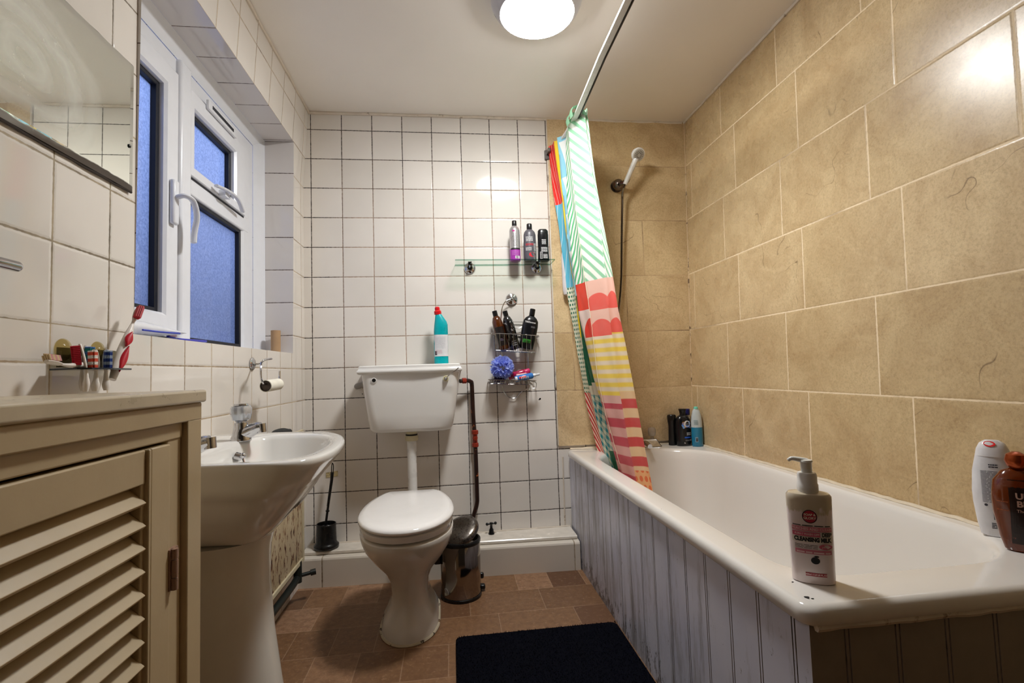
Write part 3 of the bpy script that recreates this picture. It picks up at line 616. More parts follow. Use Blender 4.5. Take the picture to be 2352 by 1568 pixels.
# ================================================================== toilet
wc = thing('toilet', 'white ceramic toilet with closed seat lid and exposed flush pipe', 'toilet', (0.53, -0.55, 0))
def egg(cy_f, cy_b, hw, z, back=0.5, cx=0.53, n=48, sq=0.0):
    out = []; cy = cy_b + (cy_f - cy_b) * 0.52
    for i in range(n):
        a = 2 * PI * i / n; s, c = math.sin(a), math.cos(a)
        if s < 0: out.append(Vector((cx + hw * math.copysign(abs(c) ** 0.95, c), cy + (cy - cy_f) * s, z)))
        elif s < 0.86: q = s / 0.86; out.append(Vector((cx + hw * math.copysign(1 - (1 - back) * q ** 2.1, c), cy + (cy_b - cy) * math.sin(q * PI / 2) ** 0.9 if back > 0.8 else cy + (cy_b - cy) * q, z)))
        else: out.append(Vector((cx + hw * back * 0.96 * c / 0.51, cy_b, z)))
    return out
rg = []
for z, hw, yf_, yb_, bk in ((0.0, 0.106, -0.700, -0.360, 0.9), (0.02, 0.105, -0.698, -0.365, 0.9), (0.045, 0.094, -0.682, -0.375, 0.9), (0.068, 0.080, -0.668, -0.38, 0.9), (0.092, 0.071, -0.655, -0.385, 0.9), (0.13, 0.067, -0.648, -0.385, 0.9), (0.18, 0.074, -0.660, -0.375, 0.85), (0.225, 0.095, -0.690, -0.355, 0.8), (0.275, 0.133, -0.745, -0.335, 0.7), (0.32, 0.158, -0.792, -0.32, 0.65), (0.352, 0.168, -0.815, -0.31, 0.62), (0.376, 0.171, -0.824, -0.305, 0.6), (0.380, 0.169, -0.822, -0.308, 0.6)):
    rg.append(egg(yf_, yb_, hw, z, bk))
b = NB(); loft(b, rg); obj('pan', b, M_CERAMIC_OLD, wc, angle=70)
b = NB(); cyl(b, (0.53, -0.36, 0.20), (0.53, -0.16, 0.17), 0.055, 20); obj('outlet_spout', b, M_CERAMIC_OLD, wc)
b = NB(); tube(b, [p for p in egg(-0.702, -0.36, 0.108, 0.003, 0.9)] , 0.005, 6); obj('base_sealant', b, mat('cracked_base_sealant', (196, 184, 160), 0.6, grime=((50, 38, 26), 40, 0.55, 0.6)), wc)
b = NB(); loft(b, [egg(-0.775, -0.36, 0.125, 0.379, 0.6), egg(-0.775, -0.36, 0.125, 0.389, 0.6), egg(-0.815, -0.345, 0.163, 0.389, 0.6), egg(-0.820, -0.343, 0.168, 0.392, 0.6), egg(-0.823, -0.343, 0.170, 0.410, 0.6), egg(-0.818, -0.345, 0.166, 0.412, 0.6), egg(-0.806, -0.352, 0.154, 0.413, 0.6), egg(-0.806, -0.352, 0.154, 0.417, 0.6)]); obj('seat', b, M_SEAT, wc, angle=60)
b = NB()
def tiltz(P, k=0.035): return [Vector((p.x, p.y, p.z + (p.y + 0.82) * k)) for p in P]
loft(b, [tiltz(egg(-0.812, -0.345, 0.160, 0.4165, 0.62)), tiltz(egg(-0.824, -0.338, 0.172, 0.418, 0.62)), tiltz(egg(-0.830, -0.336, 0.175, 0.423, 0.62)), tiltz(egg(-0.830, -0.336, 0.175, 0.429, 0.62)), tiltz(egg(-0.822, -0.340, 0.169, 0.436, 0.62)), tiltz(egg(-0.800, -0.352, 0.152, 0.440, 0.62)), tiltz(egg(-0.70, -0.42, 0.08, 0.442, 0.7))]); obj('lid', b, M_SEAT, wc, angle=70)
b = NB(); box(b, 0.46, 0.60, -0.352, -0.325, 0.404, 0.434); obj('hinge', b, M_SEAT, wc, bevel=0.005)
b = NB(); tube(b, [(0.514, -0.115, 0.70), (0.514, -0.115, 0.42), (0.516, -0.125, 0.385), (0.522, -0.17, 0.36), (0.525, -0.33, 0.36)], 0.0215, 16, 5); fp = obj('flush_pipe', b, M_WPLASTIC, wc)
b = NB(); lathe(b, [(0.030, 0), (0.031, 0.004), (0.031, 0.018), (0.028, 0.024)], 18, c=(0.514, -0.115, 0.635)); lathe(b, [(0.0245, 0), (0.026, 0.006), (0.026, 0.020)], 18, c=(0.514, -0.115, 0.666)); obj('pipe_collar', b, mat('yellowed_plastic_nut', (206, 196, 160), 0.4), fp)
b = NB(); lathe(b, [(0.0275, 0), (0.0275, 0.009)], 18, c=(0.514, -0.115, 0.657)); obj('collar_washer', b, M_BLACKM, fp)

cis = thing('cistern', 'white ceramic low level cistern on the tiled back wall', 'cistern', (0.52, -0.1, 0.68))
b = NB()
def cr(x0, x1, y0, y1, z, r): return rrect(x0, x1, y0, y1, z, r, 6)
loft(b, [cr(0.345, 0.69, -0.165, -0.006, 0.681, 0.045), cr(0.335, 0.70, -0.178, -0.004, 0.686, 0.05), cr(0.327, 0.709, -0.186, -0.004, 0.70, 0.05), cr(0.318, 0.720, -0.192, -0.004, 0.76, 0.048), cr(0.306, 0.736, -0.198, -0.004, 0.86, 0.045), cr(0.297, 0.747, -0.202, -0.004, 0.955, 0.042)])
obj('tank', b, M_CERAMIC, cis, angle=60)
b = NB()
def lidr(g, z):
    P = rrect(0.282 + g, 0.758 - g, -0.208 + g, -0.003, z, 0.012, 4)
    return [Vector((p.x, p.y - (0.014 * (1 - ((p.x - 0.52) / 0.24) ** 2) if p.y < -0.15 else 0), p.z)) for p in P]
def lid_sub(g, z):
    # denser front edge so that it bows
    x0, x1 = 0.282 + g, 0.758 - g; out = []
    for i in range(21): x = x0 + (x1 - x0) * i / 20; out.append(Vector((x, -0.206 + g - 0.016 * (1 - ((x - 0.52) / 0.238) ** 2), z)))
    for i in range(21): x = x1 - (x1 - x0) * i / 20; out.append(Vector((x, -0.003, z)))
    return out
loft(b, [lid_sub(0.010, 0.952), lid_sub(0.002, 0.956), lid_sub(0.0, 0.962), lid_sub(0.0, 0.968), lid_sub(0.006, 0.974), lid_sub(0.008, 0.980), lid_sub(0.008, 0.988), lid_sub(0.014, 0.992)]); obj('cistern_lid', b, M_CERAMIC, cis, angle=45)
b = NB(); lathe(b, [(0.008, 0), (0.0125, 0.0), (0.0125, 0.005), (0.009, 0.006)], 18, M=align((0.358, -0.200, 0.925), (0, -1, 0)), cap0=False, cap1=False); hr = obj('lever_hole_ring', b, M_WPLASTIC, cis)
b = NB(); cyl(b, (0.358, -0.198, 0.925), (0.358, -0.2035, 0.925), 0.0085, 16); obj('hole', b, M_BLACK, hr)
b = NB(); cyl(b, (0.682, -0.195, 0.922), (0.682, -0.211, 0.922), 0.014, 18, 0.012); lv = obj('lever_boss', b, mat('yellowed_plastic_boss', (214, 204, 160), 0.35), cis)
b = NB(); cyl(b, (0.682, -0.210, 0.922), (0.682, -0.217, 0.922), 0.008, 14); sphere(b, (0.682, -0.218, 0.922), 0.007, 10, 6); tube(b, [(0.684, -0.218, 0.924), (0.705, -0.232, 0.945), (0.732, -0.240, 0.962), (0.742, -0.239, 0.972)], 0.0023, 6, 3); obj('wire_lever', b, M_WIRE, lv)
b = NB(); tube(b, [(0.318, -0.08, 0.905), (0.285, -0.08, 0.905), (0.262, -0.08, 0.900), (0.256, -0.05, 0.896), (0.256, -0.004, 0.896)], 0.013, 12, 4); lathe(b, [(0.018, 0), (0.018, 0.018)], 6, M=align((0.285, -0.08, 0.905), (1, 0, 0))); obj('overflow_elbow', b, mat('grey_plastic_elbow', (150, 146, 140), 0.4), cis)

# supply pipe
pp = thing('supply_pipe', 'dark painted water pipe with red-brown fittings beside the cistern', 'pipe', (0.81, -0.03, LZ))
M_PIPE = mat('flaking_dark_pipe_paint', (44, 22, 16), 0.35, noise=0.2, grime=((176, 96, 52), 30, 0.60, 0.66), bump=0.3)
M_RED = mat('red_brown_pipe_fitting', (150, 44, 22), 0.35, noise=0.15, nscale=90)
b = NB(); tube(b, [(0.748, -0.07, 0.906), (0.785, -0.055, 0.907), (0.802, -0.045, 0.900), (0.808, -0.035, 0.880), (0.811, -0.03, 0.72), (0.817, -0.03, 0.60), (0.819, -0.03, 0.36), (0.817, -0.03, 0.30), (0.800, -0.03, 0.245), (0.79, -0.035, 0.20), (0.79, -0.035, 0.15)], 0.0105, 12, 5, ); obj('pipe', b, M_PIPE, pp)
b = NB(); lathe(b, [(0.014, 0), (0.014, 0.020)], 6, M=align((0.760, -0.066, 0.907), (1, 0.2, 0))); obj('nut', b, M_RED, pp)
b = NB(); lathe(b, [(0.012, 0), (0.017, 0.004), (0.017, 0.020), (0.012, 0.024), (0.012, 0.040), (0.014, 0.046), (0.012, 0.052), (0.012, 0.062), (0.017, 0.066), (0.017, 0.082), (0.011, 0.086)], 12, c=(0.817, -0.03, 0.575)); iv = obj('isolation_valve', b, M_RED, pp)
b = NB(); cyl(b, (0.817, -0.045, 0.62), (0.817, -0.052, 0.62), 0.008, 12); obj('valve_screw', b, M_RED, iv)
sv = thing('stop_tap', 'black cross-headed stop tap on the white ledge', 'tap', (0.884, -0.035, LZ - 0.002))
b = NB(); lathe(b, [(0.016, 0), (0.014, 0.008), (0.012, 0.012), (0.011, 0.022), (0.0065, 0.03), (0.006, 0.046), (0.009, 0.05), (0.008, 0.056)], 8, c=(0.884, -0.035, LZ - 0.002)); obj('spindle', b, M_BLACK, sv)
b = NB(); cyl(b, (0.862, -0.035, LZ + 0.047), (0.906, -0.035, LZ + 0.050), 0.0045, 10); sphere(b, (0.864, -0.035, LZ + 0.047), 0.0075, 10, 8); sphere(b, (0.905, -0.035, LZ + 0.050), 0.0075, 10, 8); obj('tap_handle', b, M_BLACK, sv)

# ================================================================== louvred cabinet
cab = thing('louvred_cabinet', 'cream painted cabinet with louvred door, in front of the washbasin', 'cabinet', (0.16, -2.05, 0))
X3 = 0.30; YC = -1.645; YE = -2.46
b = NB(); box(b, 0.002, X3, YE, YC - 0.004, 0.0, 0.02); box(b, 0.002, X3 - 0.02, YE, YE + 0.018, 0.02, 0.915); box(b, 0.002, X3 - 0.006, YC - 0.022, YC - 0.004, 0.0, 0.915); obj('body', b, M_CREAM, cab, bevel=0.002)
b = NB(); box(b, 0.002, X3 + 0.006, YE - 0.006, YC + 0.004, 0.914, 0.9345); obj('worktop', b, M_CREAM_TOP, cab, bevel=0.004, seg=3)
b = NB(); box(b, X3 - 0.004, X3 + 0.0005, YE, YC - 0.001, 0.886, 0.914); box(b, X3 - 0.018, X3 + 0.0, YC - 0.043, YC - 0.001, 0.0, 0.888); box(b, X3 - 0.018, X3, YE, YE + 0.043, 0.0, 0.888)
box(b, X3 - 0.022, X3 - 0.010, YC - 0.080, YC - 0.043, 0.0, 0.886); box(b, X3 - 0.022, X3 - 0.008, YE + 0.04, YC - 0.043, 0.862, 0.887); obj('face_frame', b, M_CREAM, cab, bevel=0.0025)
DY1, DY0 = -1.7285, -2.385
door = None
b = NB(); box(b, X3 - 0.022, X3 - 0.004, DY1 - 0.046, DY1, 0.03, 0.858); box(b, X3 - 0.022, X3 - 0.0015, DY1 - 0.056, DY1 - 0.050, 0.03, 0.858); box(b, X3 - 0.024, X3 - 0.008, DY1 - 0.062, DY1 - 0.046, 0.03, 0.858)
box(b, X3 - 0.022, X3 - 0.004, DY0, DY0 + 0.055, 0.03, 0.858); box(b, X3 - 0.022, X3 - 0.006, DY0, DY1 - 0.056, 0.812, 0.858); box(b, X3 - 0.022, X3 - 0.006, DY0, DY1 - 0.056, 0.03, 0.09)
door = obj('door', b, M_CREAM, cab, bevel=0.002)
b = NB(); box(b, X3 - 0.20, X3 - 0.19, DY0, DY1, 0.02, 0.86); obj('back_board', b, mat('dark_interior', (52, 42, 32), 0.8), cab)
for i in range(24):
    z = 0.797 - i * 0.0302; b = NB()
    c = Vector((X3 - 0.016, 0, z)); a = math.radians(42); dx, dz = math.cos(a) * 0.0165, math.sin(a) * 0.0165; tx, tz = math.sin(a) * 0.0028, math.cos(a) * 0.0028
    y0_, y1_ = DY0 + 0.05, DY1 - 0.060
    P = lambda sx_, st, y: Vector((c.x + sx_ * dx + st * tx, y, c.z - sx_ * dz + st * tz))
    loft(b, [[P(-1, -1, y), P(1, -1, y), P(1, 1, y), P(-1, 1, y)] for y in (y0_, y1_)]); obj('louvre', b, M_CREAM, door, smooth=False, bevel=0.0009)
b = NB()
for k, (za, zb) in enumerate(((0.648, 0.664), (0.666, 0.690), (0.692, 0.706))): cyl(b, (X3 + 0.001, DY1 + 0.003, za), (X3 + 0.001, DY1 + 0.003, zb), 0.0048, 12)
box(b, X3 - 0.008, X3 - 0.002, DY1 - 0.004, DY1 + 0.018, 0.648, 0.706); obj('hinge', b, M_PINKPAINT, cab)

# ================================================================== radiator
rad = thing('radiator', 'low flat radiator with cream paint flecked by rust, under the window corner', 'radiator', (0.04, -0.55, 0.14))
RX = 0.052
b = NB()
loft(b, [[Vector((0.020, y, 0.165)), Vector((RX - 0.006, y, 0.165)), Vector((RX, y, 0.175)), Vector((RX, y, 0.70)), Vector((RX - 0.006, y, 0.714)), Vector((0.020, y, 0.714))] for y in (-0.915, -0.235)]); obj('panel', b, M_RUST, rad)
b = NB(); box(b, RX - 0.004, RX + 0.006, -0.915, -0.230, 0.160, 0.178); box(b, RX - 0.004, RX + 0.006, -0.915, -0.230, 0.702, 0.722); box(b, RX - 0.004, RX + 0.005, -0.250, -0.226, 0.165, 0.715); obj('edge_flange', b, mat('cream_radiator_edge', (206, 194, 164), 0.45, grime=((96, 56, 32), 40, 0.66, 0.72)), rad, bevel=0.002)
b = NB(); tube(b, [(0.045, -0.90, 0.105), (0.045, -0.34, 0.105), (0.045, -0.28, 0.13)], 0.014, 10, 3); cyl(b, (0.045, -0.285, 0.09), (0.045, -0.285, 0.175), 0.017, 12); cyl(b, (0.045, -0.285, 0.115), (0.10, -0.265, 0.120), 0.008, 10); cyl(b, (0.092, -0.268, 0.119), (0.112, -0.261, 0.121), 0.0125, 10); obj('valve_pipework', b, mat('dark_green_black_valve', (24, 30, 28), 0.45), rad)
cl = NB(); tube(cl, [(0.045, -0.60, 0.730), (0.046, -0.54, 0.737), (0.044, -0.47, 0.735), (0.044, -0.42, 0.733), (0.046, -0.385, 0.730)], 0.016, 12, 4, rfun=lambda t: 0.015 * (0.5 + 0.5 * math.sin(PI * min(1, t * 1.1 + 0.05))) + 0.004)
o = obj('rolled_cloth', cl, mat('charcoal_towelling', (44, 44, 44), 0.95, bump=0.8, bscale=300), None); tag(o, 'small charcoal rolled cloth lying on top of the rusty radiator', 'cloth')
# ================================================================== ceiling lamp
lamp = thing('ceiling_lamp', 'round flush ceiling lamp with glowing opal lens', 'lamp', (1.045, -0.845, H))
LX, LY = 1.045, -0.845
b = NB(); lathe(b, [(0.165, 0), (0.165, -0.010), (0.160, -0.026), (0.150, -0.044), (0.140, -0.056), (0.1335, -0.062), (0.130, -0.062)], 48, c=(LX, LY, H), cap1=False); obj('base_ring', b, mat('frosted_lamp_base', (206, 206, 212), 0.3), lamp)
b = NB(); lathe(b, [(0.131, -0.060), (0.130, -0.064), (0.122, -0.069), (0.10, -0.075), (0.07, -0.079), (0.04, -0.081), (0.002, -0.082)], 48, c=(LX, LY, H), cap0=False); obj('lens', b, M_LENS, lamp)

# ================================================================== curtain rail and shower curtain
rail = thing('curtain_rail', 'white flat shower curtain rail running under the ceiling', 'curtain rail', (1.28, -1.5, 2.10))
b = NB(); loft(b, [[Vector((x - 0.012, y, 2.111)), Vector((x - 0.012, y, 2.101)), Vector((x + 0.008, y, 2.099)), Vector((x + 0.012, y, 2.103)), Vector((x + 0.012, y, 2.111))] for x, y in ((1.276, -0.012), (1.294, -0.10), (1.306, -0.25), (1.306, -0.40), (1.293, -0.8), (1.286, YN + 0.01))]); obj('rail', b, mat('white_enamelled_rail', (226, 224, 220), 0.25, spec=0.6), rail, angle=30)
b = NB(); loft(b, [[Vector((x + 0.0125, y, 2.112)), Vector((x + 0.0125, y, 2.098)), Vector((x + 0.0165, y, 2.098)), Vector((x + 0.0165, y, 2.112))] for x, y in ((1.276, -0.012), (1.294, -0.10), (1.306, -0.25), (1.306, -0.40), (1.293, -0.8), (1.286, YN + 0.01))]); obj('rail_channel', b, mat('dark_rail_channel', (70, 66, 66), 0.3, 0.5), rail, smooth=False)
b = NB(); box(b, 1.226, 1.256, -0.016, -0.002, 2.055, 2.105); box(b, 1.234, 1.250, -0.06, -0.010, 2.078, 2.098); obj('wall_bracket', b, mat('grey_metal_bracket', (112, 108, 104), 0.35, 0.8), rail, bevel=0.003)

FOLDS = {
 'F0': (-.03, -.12, [1.245, 1.251, 1.264, 1.28, 1.293, 1.302, 1.319, 1.338, 1.355, 1.376, 1.402, 1.431]),
 'F1': (-.09, -.20, [1.26, 1.274, 1.288, 1.295, 1.308, 1.323, 1.333, 1.346, 1.363, 1.387, 1.413, 1.441]),
 'F2': (-.13, -.25, [1.27, 1.275, 1.284, 1.289, 1.296, 1.313, 1.325, 1.339, 1.363, 1.393, 1.422, 1.459]),
 'F3': (-.22, -.33, [1.294, 1.286, 1.279, 1.279, 1.283, 1.294, 1.305, 1.331, 1.358, 1.395, 1.423, 1.45]),
 'F4': (-.30, -.42, [1.284, 1.286, 1.293, 1.299, 1.308, 1.319, 1.333, 1.342, 1.35, 1.374, 1.408, 1.44]),
 'F5': (-.40, -.52, [1.339, 1.345, 1.354, 1.37, 1.378, 1.383, 1.389, 1.395, 1.405, 1.42, 1.439, 1.459]),
 'F6': (-.40, -.56, [1.351, 1.356, 1.364, 1.378, 1.395, 1.41, 1.422, 1.442, 1.459, 1.475, 1.491, 1.507])}
def fold(k, z):
    y0_, y1_, X = FOLDS[k]; t = (2.10 - z) / 1.65; q = max(0, min(10.999, t * 11)); i = int(q); t = max(0, t)
    return Vector((X[i] + (X[i + 1] - X[i]) * (q - i), y0_ + (y1_ - y0_) * t, z))
def cloth_mat(name, fn, sheer=0.22, rough=0.5):
    t = NT(name); x = t.xyz('UV'); c = fn(t, x['X'], x['Y'])
    c = t.mix(t.math('MULTIPLY', t.ramp(t.noise(16, 4, k='Object'), 0.45, 0.8), 0.10), c, lin((206, 190, 178)))
    t.l.new(c, t.b.inputs['Base Color']); t.b.inputs['Roughness'].default_value = rough; t.b.inputs['Specular IOR Level'].default_value = 0.4
    tr = t.n.new('ShaderNodeBsdfTranslucent'); t.l.new(c, tr.inputs[0]); mx = t.n.new('ShaderNodeMixShader'); mx.inputs[0].default_value = sheer
    t.l.new(t.b.outputs[0], mx.inputs[1]); t.l.new(tr.outputs[0], mx.inputs[2]); t.l.new(mx.outputs[0], t.out.inputs[0]); 
    t.l.new(t.bump(t.noise(20, 3), 0.25, 0.004), t.b.inputs['Normal']); return t.m
def stripes(ca, cb, pitch, duty=0.5, slope=0.0, soft=0.03, fade=None):
    def f(t, u, v):
        s = t.math('ADD', v, t.math('MULTIPLY', u, slope)); k = t.math('PINGPONG', t.math('DIVIDE', s, pitch), 0.5)
        return t.mix(t.rng(k, duty / 2 - soft, duty / 2 + soft), lin(ca), lin(cb))
    return f
def solid(c): return lambda t, u, v: t.mix(t.noise(12, 3), lin(c), lin(c))
def dots(bg_, fg, pitch, r):
    def f(t, u, v):
        uu = t.math('DIVIDE', u, pitch); vv = t.math('DIVIDE', v, pitch); row = t.math('FLOOR', vv)
        uu = t.math('ADD', uu, t.math('MULTIPLY', t.math('FLOORED_MODULO', row, 2.0), 0.5))
        a = t.math('SUBTRACT', t.math('FRACT', uu), 0.5); b_ = t.math('SUBTRACT', t.math('FRACT', vv), 0.5)
        d = t.math('SQRT', t.math('ADD', t.math('MULTIPLY', a, a), t.math('MULTIPLY', b_, b_))); return t.mix(t.rng(d, r - 0.04, r + 0.04), lin(fg), lin(bg_))
    return f
def checks(bg_, fg, p):
    def f(t, u, v):
        a = t.math('GREATER_THAN', t.math('FRACT', t.math('DIVIDE', t.math('ADD', v, t.math('MULTIPLY', u, 0.6)), p)), 0.5); b_ = t.math('GREATER_THAN', t.math('FRACT', t.math('DIVIDE', t.math('SUBTRACT', u, t.math('MULTIPLY', v, 0.3)), p)), 0.5)
        return t.mix(t.math('MULTIPLY', t.math('ADD', a, b_), 0.5), lin(bg_), lin(fg))
    return f
def tri(bg_, fg, p):
    def f(t, u, v):
        fv = t.math('FRACT', t.math('DIVIDE', v, p)); lim = t.math('MULTIPLY', fv, 0.055)
        return t.mix(t.math('GREATER_THAN', u, t.math('SUBTRACT', 0.062, lim)), lin(bg_), lin(fg))
    return f
def arcs(bg_, fg, cu, r, centers):
    def f(t, u, v):
        out = None
        for cv in centers:
            a = t.math('SUBTRACT', u, cu); b_ = t.math('SUBTRACT', v, cv); d = t.math('SQRT', t.math('ADD', t.math('MULTIPLY', a, a), t.math('MULTIPLY', b_, b_)))
            m = t.math('MULTIPLY', t.rng(d, r - 0.002, r + 0.002, 1.0, 0.0), t.math('GREATER_THAN', b_, 0.0)); out = m if out is None else t.math('MAXIMUM', out, m)
        return t.mix(out, lin(bg_), lin(fg))
    return f
CREAMC = (240, 232, 220)
CM = {}
for nm, fn in {'red_cloth': stripes((232, 46, 38), (244, 236, 226), 0.16, 0.93, 6.0), 'blue_cloth': stripes((96, 186, 214), (238, 238, 236), 0.15, 0.93, -3), 'green_dots': dots((228, 230, 206), (48, 118, 88), 0.021, 0.30), 'red_diagonal': stripes((206, 34, 46), (244, 214, 190), 0.044, 0.5, 1.6),
               'yellow_cloth': solid((250, 216, 40)), 'dark_green_cloth': solid((24, 96, 62)), 'cream_cloth': solid((222, 212, 186)), 'teal_checks': checks((218, 218, 190), (34, 134, 140), 0.040),
               'pale_blue_triangles': tri((150, 214, 238), (240, 246, 244), 0.19), 'green_chevron_back': stripes((92, 190, 130), (244, 246, 238), 0.052, 0.46, -1.5), 'green_chevron_front': stripes((150, 206, 168), (244, 246, 238), 0.052, 0.42, 1.1, 0.06),
               'coral_solid': solid((236, 72, 50)), 'pink_white': arcs((240, 216, 206), (236, 66, 50), 0.10, 0.085, (1.088,)), 'coral_arcs': arcs((244, 196, 178), (240, 104, 92), 0.055, 0.075, (1.205, 1.088)), 'yellow_stripes': stripes((246, 214, 92), (240, 222, 196), 0.038, 0.52, 0.0, 0.12),
               'pink_fade': solid((232, 186, 176)), 'mauve_stripes': stripes((204, 84, 96), (232, 176, 168), 0.079, 0.5), 'red_cream_stripes': stripes((212, 86, 84), (238, 204, 160), 0.0795, 0.5), 'orange_dots': dots((244, 184, 130), (236, 124, 80), 0.036, 0.33)}.items():
    CM[nm] = cloth_mat('curtain_' + nm, fn, sheer=0.12 if nm in ('dark_green_cloth', 'teal_checks') else 0.22)
CN = list(CM)
STRIPS = [('F0', 'F1', 0.5, [(1.796, 'red_cloth'), (1.36, 'blue_cloth'), (0.833, 'green_dots'), (0, 'red_diagonal')]),
          ('F1', 'F2', 0.8, [(1.10, 'yellow_cloth'), (1.046, 'cream_cloth'), (0.864, 'dark_green_cloth'), (0.822, 'cream_cloth'), (0, 'teal_checks')]),
          ('F2', 'F3', 0.7, [(1.30, 'pale_blue_triangles'), (0.88, 'dark_green_cloth'), (0.82, 'cream_cloth'), (0.56, 'teal_checks'), (0, 'dark_green_cloth')]),
          ('F3', 'F4', 0.25, [(1.343, 'green_chevron_back'), (1.215, 'coral_solid'), (1.088, 'pink_white'), (0.832, 'yellow_stripes'), (0.794, 'pink_fade'), (0.47, 'mauve_stripes'), (0, 'pink_fade')]),
          ('F4', 'F5', 0.12, [(1.340, 'green_chevron_front'), (1.088, 'coral_arcs'), (0.828, 'yellow_stripes'), (0.794, 'pink_fade'), (0.45, 'mauve_stripes'), (0, 'pink_fade')]),
          ('F5', 'F6', 0.6, [(1.345, 'green_chevron_front'), (1.099, 'coral_arcs'), (0.845, 'yellow_stripes'), (0.519, 'red_cream_stripes'), (0, 'orange_dots')])]
b = NB(); uvl = b.loops.layers.uv.new('UVMap'); NZ = 150; NU = 8; ztop, zbot = 2.118, 0.33
grid = []; zl = [ztop + (zbot - ztop) * j / NZ for j in range(NZ + 1)]
brk = sorted({z for s_ in STRIPS for z, _ in s_[3] if z > zbot}, reverse=True)
for q in brk:
    j = min(range(1, NZ), key=lambda i: abs(zl[i] - q)); zl[j] = q
for j, z in enumerate(zl):
    row = []; u = 0.0
    zz = max(z, 0.45)
    for si, (ka, kb, dep, _) in enumerate(STRIPS):
        A, B = fold(ka, zz), fold(kb, zz); A.z = B.z = z; d = B - A
        nrm = Vector((d.y, -d.x, 0)).normalized()
        if nrm.x < 0: nrm = -nrm
        for i in range(NU):
            t = i / NU; bulge = math.sin(PI * t) * dep * 0.022 * (1 + 0.3 * math.sin(5 * z + si * 2)); p = A + d * t + nrm * bulge
            p += Vector((0.0012 * math.sin(23 * z + si * 3 + i), 0.0015 * math.sin(17 * z + i + si), 0)); row.append((b.verts.new(p), None))
    e = fold('F6', zz); e.z = z; row.append((b.verts.new(e), None)); grid.append([r[0] for r in row])
for j in range(NZ):
    for si, (ka, kb, dep, zones) in enumerate(STRIPS):
        zm = (zl[j] + zl[j + 1]) / 2; mn = next(n for z, n in zones if zm > z)
        for i in range(NU):
            k = si * NU + i; f = b.faces.new((grid[j][k], grid[j][k + 1], grid[j + 1][k + 1], grid[j + 1][k])); f.material_index = CN.index(mn)
            for L_, (uu, v_) in zip(f.loops, ((i, zl[j]), (i + 1, zl[j]), (i + 1, zl[j + 1]), (i, zl[j + 1]))): L_[uvl].uv = (uu / NU * 0.11, v_)
cur = thing('shower_curtain', 'brightly patterned shower curtain gathered at the far end of the bath', 'shower curtain', (1.34, -0.25, 2.095))
obj('curtain_cloth', b, [CM[n] for n in CN], cur, recalc=False, angle=80)
b = NB()   # wrapped header over the rail
for (y, w, tw) in ((-0.335, 0.055, 1), (-0.40, 0.05, 1)):
    pts = [(1.276, 2.080), (1.272, 2.102), (1.278, 2.124), (1.298, 2.132), (1.318, 2.124), (1.330, 2.105), (1.342, 2.090)]
    loft(b, [[Vector((x, y + dy, z + tw * dy * 0.2)) for x, z in pts] for dy in (-w / 2, 0, w / 2)], cap0=False, cap1=False, closed=False)
obj('header_wrap', b, CM['green_chevron_front'], cur, recalc=False)
b = NB(); tube(b, [fold('F4', 2.0 - i * 0.03) + Vector((-0.0015 + 0.0012 * (i % 2), -0.0035, 0)) for i in range(50)], 0.0011, 5)
obj('hem_stitching', b, mat('pale_thread', (238, 230, 200), 0.6), cur)
o = NB(); lathe(o, [(0.012, 0), (0.026, 0.006), (0.031, 0.03), (0.032, 0.20), (0.028, 0.225), (0.016, 0.235)], 18, 1, 0.7, c=(1.318, -0.045, 1.325)); o = obj('hanging_white_object', o, mat('white_rubbery_plastic', (216, 210, 210), 0.4), None); tag(o, 'white rounded object hanging on the wall behind the curtain', 'unidentified')  # unidentified white object, built only as a rounded shape

# ================================================================== shower
sh = thing('shower_handset', 'white hand shower with ribbed metal hose on the beige tiled wall', 'shower', (1.61, -0.05, 1.92))
b = NB(); sphere(b, (1.612, -0.036, 1.915), 0.030, 20, 14); cyl(b, (1.612, -0.010, 1.915), (1.612, -0.016, 1.915), 0.034, 24); tube(b, [(1.622, -0.055, 1.912), (1.640, -0.085, 1.915), (1.642, -0.10, 1.925)], 0.013, 12, 3); obj('wall_holder', b, M_DARKCHROME, sh)
hd = Vector((0.053, -0.045, 0.128)).normalized(); h0 = Vector((1.628, -0.094, 1.895))
b = NB(); tube(b, [h0, h0 + hd * 0.05, h0 + hd * 0.10, h0 + hd * 0.135], 0.013, 14, 3, rfun=lambda t: 0.0115 + 0.0035 * t)
obj('handle', b, M_WPLASTIC, sh)
fd = Vector((0.16, -0.75, -0.62)).normalized(); hc = h0 + hd * 0.158
b = NB(); lathe(b, [(0.012, -0.030), (0.026, -0.022), (0.034, -0.006), (0.036, 0.004), (0.034, 0.010)], 28, M=align(hc, fd)); hd_o = obj('head', b, M_WPLASTIC, sh)
b = NB(); lathe(b, [(0.030, 0.0102), (0.028, 0.0122), (0.002, 0.0125)], 28, M=align(hc, fd)); fp_ = obj('face_plate', b, mat('grey_nozzle_plate', (176, 170, 160), 0.4), hd_o)
b = NB(); M_ = align(hc, fd)
for k in range(14):
    a = 2 * PI * k / 14
    for r in (0.012, 0.020): 
        p = M_ @ Vector((r * math.cos(a), r * math.sin(a), 0.0128)); sphere(b, p, 0.0018, 6, 4)
obj('nozzles', b, M_BLACKM, hd_o)
b = NB(); hp = catmull([h0 - hd * 0.0, h0 - hd * 0.03 + Vector((0, 0, -0.01)), (1.612, -0.085, 1.80), (1.605, -0.07, 1.60), (1.598, -0.06, 1.42), (1.580, -0.06, 1.27), (1.545, -0.08, 1.12), (1.50, -0.11, 0.95), (1.50, -0.13, 0.75), (1.58, -0.12, 0.61), (1.64, -0.08, 0.575)], 40)
